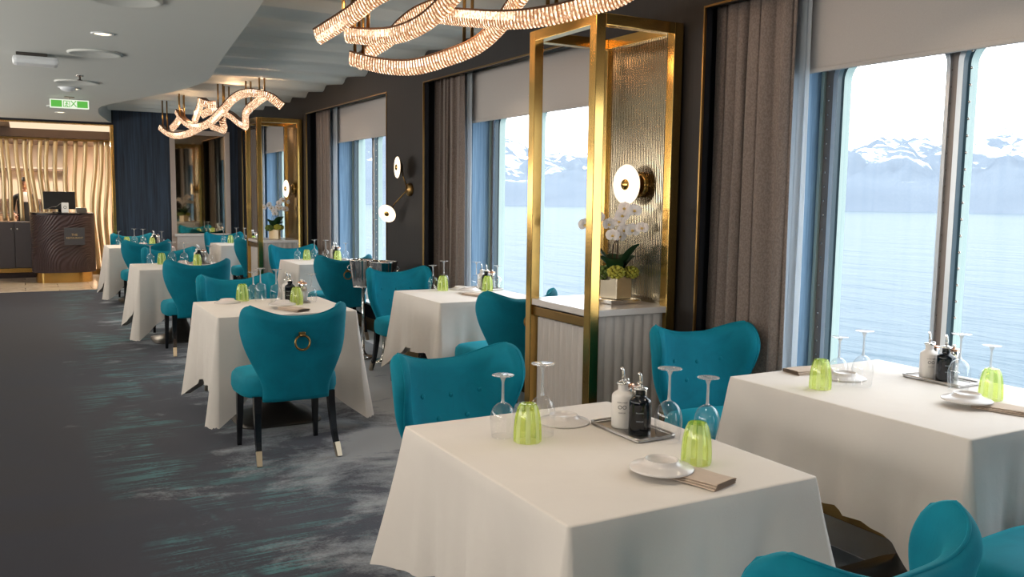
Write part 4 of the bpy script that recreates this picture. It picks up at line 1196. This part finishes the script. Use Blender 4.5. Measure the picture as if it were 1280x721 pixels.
def make_tumbler():
    root = thing('lime_tumbler', 'x', 'tumbler', (0, 0, 0), 0)
    H = .118; n = 72
    prof = [(.0405, 0), (.0415, .015), (.0405, .045), (.0375, .075), (.0325, .098), (.028, .111), (.024, H), (.012, H - .002), (1e-5, H - .003)]
    P = [(p.x, p.y) for p in catmull([(a, c, 0) for a, c in prof], 3)]
    vs = []; fs = []; mi = []
    for (r, z) in P:
        for k in range(n):
            a = 2 * pi * k / n
            f = 1 + .045 * sm(.35, .8, abs(cos(a * 4))) * (1 if z < H - .01 else .3)
            vs.append((r * f * cos(a), r * f * sin(a), z))
    b = B(); b2 = B()
    b.add(vs, [], 0)
    for i in range(len(P) - 1):
        for k in range(n):
            a = 2 * pi * (k + .5) / n
            b.f.append((i * n + k, i * n + (k + 1) % n, (i + 1) * n + (k + 1) % n, (i + 1) * n + k)); b.m.append(1 if abs(cos(a * 4)) > .72 and P[i][1] < H - .006 else 0); b.s.append(True)
    obj('glass_body', b, [M['lime'], M['lime_rib']], root, fix=False)
    b = B(); b.lathe([(.0385, .002), (.039, .016), (.038, .045), (.035, .075), (.0295, .098), (.022, .108), (1e-5, .109)], 48, caps=False); obj('inner_wall', b, M['glass'], root, fix=False)
    return root
TM = make_tumbler()
pt = thing('side_plate', 'x', 'plate', (0, 0, 0))
b = B(); b.lathe([(.087, .0), (.0885, .003), (.085, .006), (.062, .013), (.049, .020), (.0475, .025), (.0435, .0255), (.042, .021), (.040, .0185), (1e-5, .018)], 56, caps=False)
obj('rim', b, M['china'], pt)
b = B(); b.torus((0, 0, .0252), .0452, .0016, 48, 8); obj('foot_ring', b, M['china'], pt)
np_ = thing('folded_napkin', 'x', 'napkin', (0, 0, 0))
b = B()
for k in range(3):
    def fn(u, v, k=k):
        a = v * 2 * pi; e = .35
        cx = math.copysign(abs(cos(a)) ** e, cos(a)); cz = math.copysign(abs(sin(a)) ** .8, sin(a))
        x = cx * (.052 - .002 * k) + .0015 * sin(u * 9 + k); y = (u - .5) * .20
        return Vector((x + .003 * k, y, .0032 + .0052 * k + cz * .0028 + .0008 * sin(u * 7 + cx * 2 + k)))
    b.grid(fn, 14, 24, cv=True)
    for u in (0, 1):
        pass
obj('fold', b, M['napkin'], np_)
tr = thing('condiment_tray', 'x', 'tray', (0, 0, 0))
b = B(); b.bx(-.072, .072, -.130, .130, 0, .004, .0018); obj('base', b, M['steel'], tr)
b = B()
loop = [(.074 * sx, .132 * sy) for sx, sy in ((1, 1), (-1, 1), (-1, -1), (1, -1))]
path = []
for i in range(4):
    x, y = loop[i]; x2, y2 = loop[(i + 1) % 4]
    for k in range(10): path.append((x + (x2 - x) * (.06 + .88 * k / 9), y + (y2 - y) * (.06 + .88 * k / 9), .009))
path.append(path[0]); b.tube(path, .0042, 8, caps=False); obj('rim', b, M['steel'], tr)
def bottle(name, mat, inkm, lines):
    root = thing(name, 'x', 'bottle', (0, 0, 0))
    P = [(p.x, p.y) for p in catmull([(a, c, 0) for a, c in ((.0335, .0), (.0355, .004), (.0355, .05), (.0355, .095), (.033, .108), (.022, .117), (.0165, .122), (.0165, .138), (.0180, .142))], 4)]
    b = B(); b.lathe(P, 40); obj('body', b, mat, root)
    b = B(); b.lathe([(.021, .141), (.0225, .144), (.0225, .147), (.010, .150), (.008, .152)], 28); st = obj('collar', b, M['chrome'], root)
    b = B(); b.tube([(0, 0, .148), (0, 0, .170), (-.002, .0, .185), (-.008, 0, .196)], [.0062, .0058, .005, .0042], 12); obj('spout', b, M['chrome'], root)
    b = B()
    for body, z, s in lines:
        vs, fs = textmesh(body, s, ext=.0003)
        R = .0360; a0 = radians(232)
        b.add([Vector(((R + v.z) * cos(a0 + v.x / R), (R + v.z) * sin(a0 + v.x / R), z + v.y)) for v in vs], fs)
    obj('lettering', b, inkm, root)
    return root
BW = bottle('white_oil_bottle', M['ceramic'], M['ink'], (('EXTRA VIRGIN', .086, .0052), ('OO', .070, .018), ('OLIVE OIL', .052, .0052)))
BK = bottle('black_vinegar_bottle', M['blackglass'], M['print_pale'], (('BALSAMIC', .072, .0056), ('VINEGAR', .045, .0056)))
def grinder(kind):
    root = thing('pepper_mill' if kind else 'salt_mill', 'x', 'mill', (0, 0, 0))
    b = B(); b.lathe([(.024, 0), (.025, .004), (.0235, .03), (.022, .075)], 32); obj('body', b, M['stemglass'] if kind == 0 else M['steel'], root)
    b = B(); b.lathe([(.0245, .074), (.0245, .118), (.0225, .124)], 32); obj('sleeve', b, M['chrome'], root)
    b = B(); b.lathe([(.024, .123), (.026, .126), (.024, .131), (.008, .134)], 32); obj('cap', b, M['copper'], root)
    b = B(); b.sph((0, 0, .141), .0085, 16, 10); obj('knob', b, M['chrome'], root)
    return root
PM = grinder(1); SM_ = grinder(0)

# place settings: coordinates on each table
def setp(i, near, far, tray, bottles):
    x0, x1, y0, y1 = TB[i]; t = TNAME[i]
    for nm, S in (('near', near), ('far', far)):
        if not S: continue
        sname = '%s setting of the %s' % (nm, t)
        for kind, P in S.items():
            z = TZ
            if kind == 'tall': place(GT, (P[0], P[1], z), 0, 'tall upturned wine glass, %s' % sname, 'upturned wine glasses')
            if kind == 'short': place(GS, (P[0], P[1], z), 0, 'short upturned wine glass, %s' % sname, 'upturned wine glasses')
            if kind == 'tumbler': place(TM, (P[0], P[1], z), .3 + i, 'lime green ribbed tumbler upside down, %s' % sname, 'lime tumblers')
            if kind == 'plate': place(pt, (P[0], P[1], z + (P[2] if len(P) > 2 else 0)), 0, 'grey white side plate turned upside down, %s' % sname, 'upturned side plates')
            if kind == 'napkin': place(np_, (P[0], P[1], z), P[2], 'folded beige napkin, %s' % sname, 'folded napkins')
    if tray:
        place(tr, (tray[0], tray[1], TZ), 0, 'dark metal condiment tray with rim on the %s' % t, 'condiment trays')
    for proto, key, lab in ((BW, 'w', 'white ceramic oil bottle with steel pourer, %s'), (BK, 'k', 'black glass vinegar bottle with steel pourer, %s'), (PM, 'p', 'steel and copper pepper mill behind the bottles, %s'), (SM_, 's', 'clear and steel salt mill behind the bottles, %s')):
        if key in bottles:
            place(proto, (bottles[key][0], bottles[key][1], TZ + .0045), bottles.get('r', 0), lab % t, 'condiment bottles and mills')
setp(0, dict(tall=(1.725, 2.08), short=(1.85, 2.045), tumbler=(1.650, 1.862), plate=(1.495, 1.825, .0165), napkin=(1.545, 1.755, .27)),
        dict(tall=(1.408, 2.312), short=(1.288, 2.352), tumbler=(1.330, 2.268), plate=(1.555, 2.415)),
        (1.695, 2.225), dict(w=(1.688, 2.268), k=(1.688, 2.175), p=(1.735, 2.312), s=(1.737, 2.245)))
setp(1, dict(tall=(3.255, 2.14), short=(3.292, 2.035), tumbler=(3.215, 1.98), plate=(3.03, 1.955, .021), napkin=(3.08, 1.84, .27)),
        dict(tall=(2.955, 2.36), short=(2.905, 2.437), tumbler=(2.765, 2.405), plate=(3.02, 2.50), napkin=(2.985, 2.665, 1.5)),
        (3.36, 2.29), dict(w=(3.345, 2.34), k=(3.335, 2.255), p=(3.40, 2.36), s=(3.405, 2.27)))
setp(2, dict(tall=(1.505, 6.01), short=(1.735, 5.96), tumbler=(1.60, 5.845), plate=(1.47, 5.72, .021), napkin=(1.50, 5.56, .4)),
        dict(tall=(1.43, 6.145), short=(1.40, 6.232), tumbler=(1.315, 6.185), plate=(1.20, 6.12)),
        (1.64, 6.02), dict(w=(1.60, 6.085), k=(1.598, 6.0), p=(1.685, 6.03), s=(1.68, 5.96)))
setp(3, dict(tall=(3.135, 6.19), short=(3.32, 6.18), tumbler=(3.205, 6.13), plate=(3.0, 6.03, .021), napkin=(2.96, 5.86, .3)),
        dict(tall=(2.93, 6.36), short=(2.84, 6.37), tumbler=(2.885, 6.283), plate=(3.05, 6.30)),
        (3.275, 6.26), dict(w=(3.245, 6.31), k=(3.25, 6.235), p=(3.305, 6.33), s=(3.32, 6.27)))
def gen(i, far_tumbler_blue=False):
    x0, x1, y0, y1 = TB[i]; w = x1 - x0; d = y1 - y0
    P = lambda a, c: (x0 + a * w, y0 + c * d)
    setp(i, dict(tall=P(.58, .63), short=P(.87, .58), tumbler=P(.70, .44), plate=P(.50, .30)),
            dict(tall=P(.46, .79), short=P(.22, .84), tumbler=P(.34, .78), plate=P(.60, .86)),
            P(.80, .76), dict(w=P(.765, .82), k=P(.765, .71), p=P(.84, .82)))
for i in (4, 5, 6, 7): gen(i)

# ================================================================= champagne buckets on stands
def bucket(loc, lab):
    root = thing('champagne_bucket_stand', lab, 'bucket stand', loc, 0, 'champagne bucket stands')
    b = B(); b.lathe([(.115, 0.004), (.115, .014), (.10, .022), (.045, .032), (.022, .05), (.016, .07)], 36); obj('base', b, M['chrome'], root)
    b = B(); b.cyl((0, 0, .06), (0, 0, .66), .014); obj('pole', b, M['chrome'], root)
    b = B(); b.torus((0, 0, .665), .085, .008, 32, 8); b.lathe([(.014, .645), (.03, .655), (.086, .664)], 24, caps=False); obj('support_ring', b, M['chrome'], root)
    b = B(); n = 60
    P = [(.082, .668), (.088, .672), (.100, .76), (.118, .895), (.124, .905), (.121, .912), (.114, .905), (.096, .76), (.084, .69), (1e-5, .688)]
    b.lathe(P, n, caps=False, rfn=lambda a, z: 1 + .028 * cos(a * 15)); bk = obj('bucket', b, M['chrome'], root)
    for sx in (-1, 1):
        h = B(); h.torus((sx * .124, 0, .84), .022, .004, 20, 8, 0, Matrix.Rotation(pi / 2, 3, 'X')); obj('handle', h, M['chrome'], bk)
    b = B()
    def nap(u, v):
        a = u * 2 * pi; r = .10 * (1 - v) + .001
        return Vector((r * cos(a), r * sin(a), .885 + .028 * v + .012 * sin(a * 5 + v * 6) * (1 - v)))
    b.grid(nap, 40, 8, cu=True); nk = obj('folded_liner', b, M['copper'], root, fix=False); nk['label'] = 'copper toned liner inside the rim'
    return root
bucket((2.70, 7.62, 0), 'fluted chrome champagne bucket on pole stand, nearer the aisle')
bucket((2.80, 7.36, 0), 'fluted chrome champagne bucket on pole stand, half behind the bright teal chair')

# ================================================================= outdoors: fjord, snowy mountains
b = B()
def sea(u, v):
    r = 4.6 * (4000 / 4.6) ** v; a = radians(-15 + 150 * u)
    return Vector((r * sin(a), r * cos(a), -14.0))
b.grid(sea, 60, 40, flip=True); struct('sea', b, M['sea'], fix=False)
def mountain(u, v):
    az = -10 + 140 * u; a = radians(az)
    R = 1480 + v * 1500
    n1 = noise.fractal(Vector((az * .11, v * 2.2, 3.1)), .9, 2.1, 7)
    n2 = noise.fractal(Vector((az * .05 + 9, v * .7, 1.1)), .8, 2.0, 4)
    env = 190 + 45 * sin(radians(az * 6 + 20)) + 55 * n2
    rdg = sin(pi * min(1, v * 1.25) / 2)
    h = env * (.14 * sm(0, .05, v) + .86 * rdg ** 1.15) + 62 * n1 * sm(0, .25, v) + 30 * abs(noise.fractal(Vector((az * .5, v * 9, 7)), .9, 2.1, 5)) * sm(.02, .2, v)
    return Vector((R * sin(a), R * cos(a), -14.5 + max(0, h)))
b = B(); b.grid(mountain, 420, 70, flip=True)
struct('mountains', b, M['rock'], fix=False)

# ================================================================= light
w = bpy.data.worlds.new('overcast'); SC.world = w; w.use_nodes = True
nt = w.node_tree; nt.nodes.clear()
o = nt.nodes.new('ShaderNodeOutputWorld'); bg = nt.nodes.new('ShaderNodeBackground')
tc = nt.nodes.new('ShaderNodeTexCoord'); ns = nt.nodes.new('ShaderNodeTexNoise'); ns.inputs['Scale'].default_value = 2.2; ns.inputs['Detail'].default_value = 4
mx = nt.nodes.new('ShaderNodeMix'); mx.data_type = 'RGBA'; mx.inputs[6].default_value = (.90, .95, 1, 1); mx.inputs[7].default_value = (.98, .99, 1, 1)
nt.links.new(tc.outputs['Generated'], ns.inputs['Vector']); nt.links.new(ns.outputs['Fac'], mx.inputs[0]); nt.links.new(mx.outputs[2], bg.inputs['Color'])
bg.inputs['Strength'].default_value = WORLD
nt.links.new(bg.outputs[0], o.inputs[0])
def area(name, loc, sx, sy, power, col, rot=(0, 0, 0), portal=False, shape='RECTANGLE', spread=180):
    l = bpy.data.lights.new(name, 'AREA'); l.shape = shape; l.size = sx; l.size_y = sy; l.energy = power; l.color = col; l.spread = radians(spread)
    ob = bpy.data.objects.new(name, l); ob.location = loc; ob.rotation_euler = rot; COL.objects.link(ob)
    if portal: l.cycles.is_portal = True
    return ob
for k in range(-1, 4):
    off = PER * k
    area('window_daylight', (XR + .2, 1.855 + off, 1.31), 1.85, 2.0, 1, (1, 1, 1), (0, radians(90), 0), True)
# warm beams of the recessed downlights, plus unseen ceiling lamps added as fill
warm = (1.0, .80, .60)
for (x, y) in ((.5, 6.48), (.5, 10.1), (.5, 13.2), (.4, 2.6), (.4, -.6), (-1.6, .5), (-1.6, 4.5), (-1.6, 8.5), (-1.6, 12.0), (1.0, -2.2)):
    area('downlight_and_fill', (x, y, ZC - .012), .09, .09, DOWN, warm, shape='DISK', spread=150)
# fill lamps added under the wave ceiling to brighten tables and room
for (x, y) in ((1.45, 2.0), (2.85, 2.1), (1.45, 5.85), (2.85, 5.9), (1.4, 9.4), (2.8, 9.5), (1.4, 13.0), (2.75, 13.1), (1.45, -1.5), (2.85, -1.5)):
    area('table_fill_lamp', (x, y, 2.66), .10, .10, SPOT, warm, shape='DISK', spread=110)
# unseen soft fill lights added along the left wall to brighten the room
for y in (-1.5, 1.5, 4.5, 7.5, 10.5, 13.5):
    area('fill_uplight', (-2.75, y, 1.7), 1.3, 2.4, WALL_FILL, (1, .95, .89), (radians(180), radians(44), 0), spread=170)
# bulbs inside the two chandeliers
for (x, y, z) in ((1.82, 12.2, 2.36), (1.84, 11.4, 2.45), (1.95, 10.9, 2.40), (2.1, 10.1, 2.58), (2.28, 9.6, 2.60), (1.60, 4.65, 2.50), (1.78, 4.5, 2.45), (2.0, 4.9, 2.42), (2.15, 3.8, 2.47), (2.35, 3.3, 2.55)):
    l = bpy.data.lights.new('chandelier_bulb', 'POINT'); l.energy = BULB; l.color = (1, .62, .34); l.shadow_soft_size = .04
    ob = bpy.data.objects.new('chandelier_bulb', l); ob.location = (x, y, z); COL.objects.link(ob)
for x, y in ((-.6, 15.6), (.8, 15.5), (-1, 19.5), (.8, 20), (1.0, 18.6)):
    area('lobby_lamp', (x, y, 2.46 if y > 17.5 else 2.73), .3, .3, 90, (1, .86, .70))

# ================================================================= camera
f_, yaw, pit, rol = 1094.4, .5099, .10455, -.01391
fw = Vector((sin(yaw) * cos(pit), cos(yaw) * cos(pit), -sin(pit))); rt = Vector((cos(yaw), -sin(yaw), 0)); dn = fw.cross(rt)
c, s = cos(rol), sin(rol)
R_ = c * rt + s * dn; D_ = -s * rt + c * dn
cam = bpy.data.cameras.new('camera'); cam.sensor_width = 36; cam.lens = f_ / 1280 * 36; cam.clip_start = .05; cam.clip_end = 10000
co = bpy.data.objects.new('camera', cam); COL.objects.link(co)
m = Matrix.Identity(4)
for i in range(3): m[i][0] = R_[i]; m[i][1] = -D_[i]; m[i][2] = -fw[i]
m[0][3], m[1][3], m[2][3] = 0, 0, 1.5
co.matrix_world = m
SC.camera = co
SC.view_settings.view_transform = 'Standard'; SC.view_settings.look = 'None'; SC.view_settings.exposure = EXPO; SC.view_settings.gamma = 1
SC.view_settings.use_curve_mapping = False
SC.cycles.max_bounces = 10; SC.cycles.transparent_max_bounces = 16; SC.cycles.diffuse_bounces = 5; SC.cycles.glossy_bounces = 5; SC.cycles.transmission_bounces = 8
SC.cycles.caustics_reflective = False; SC.cycles.caustics_refractive = False; SC.cycles.sample_clamp_indirect = 6
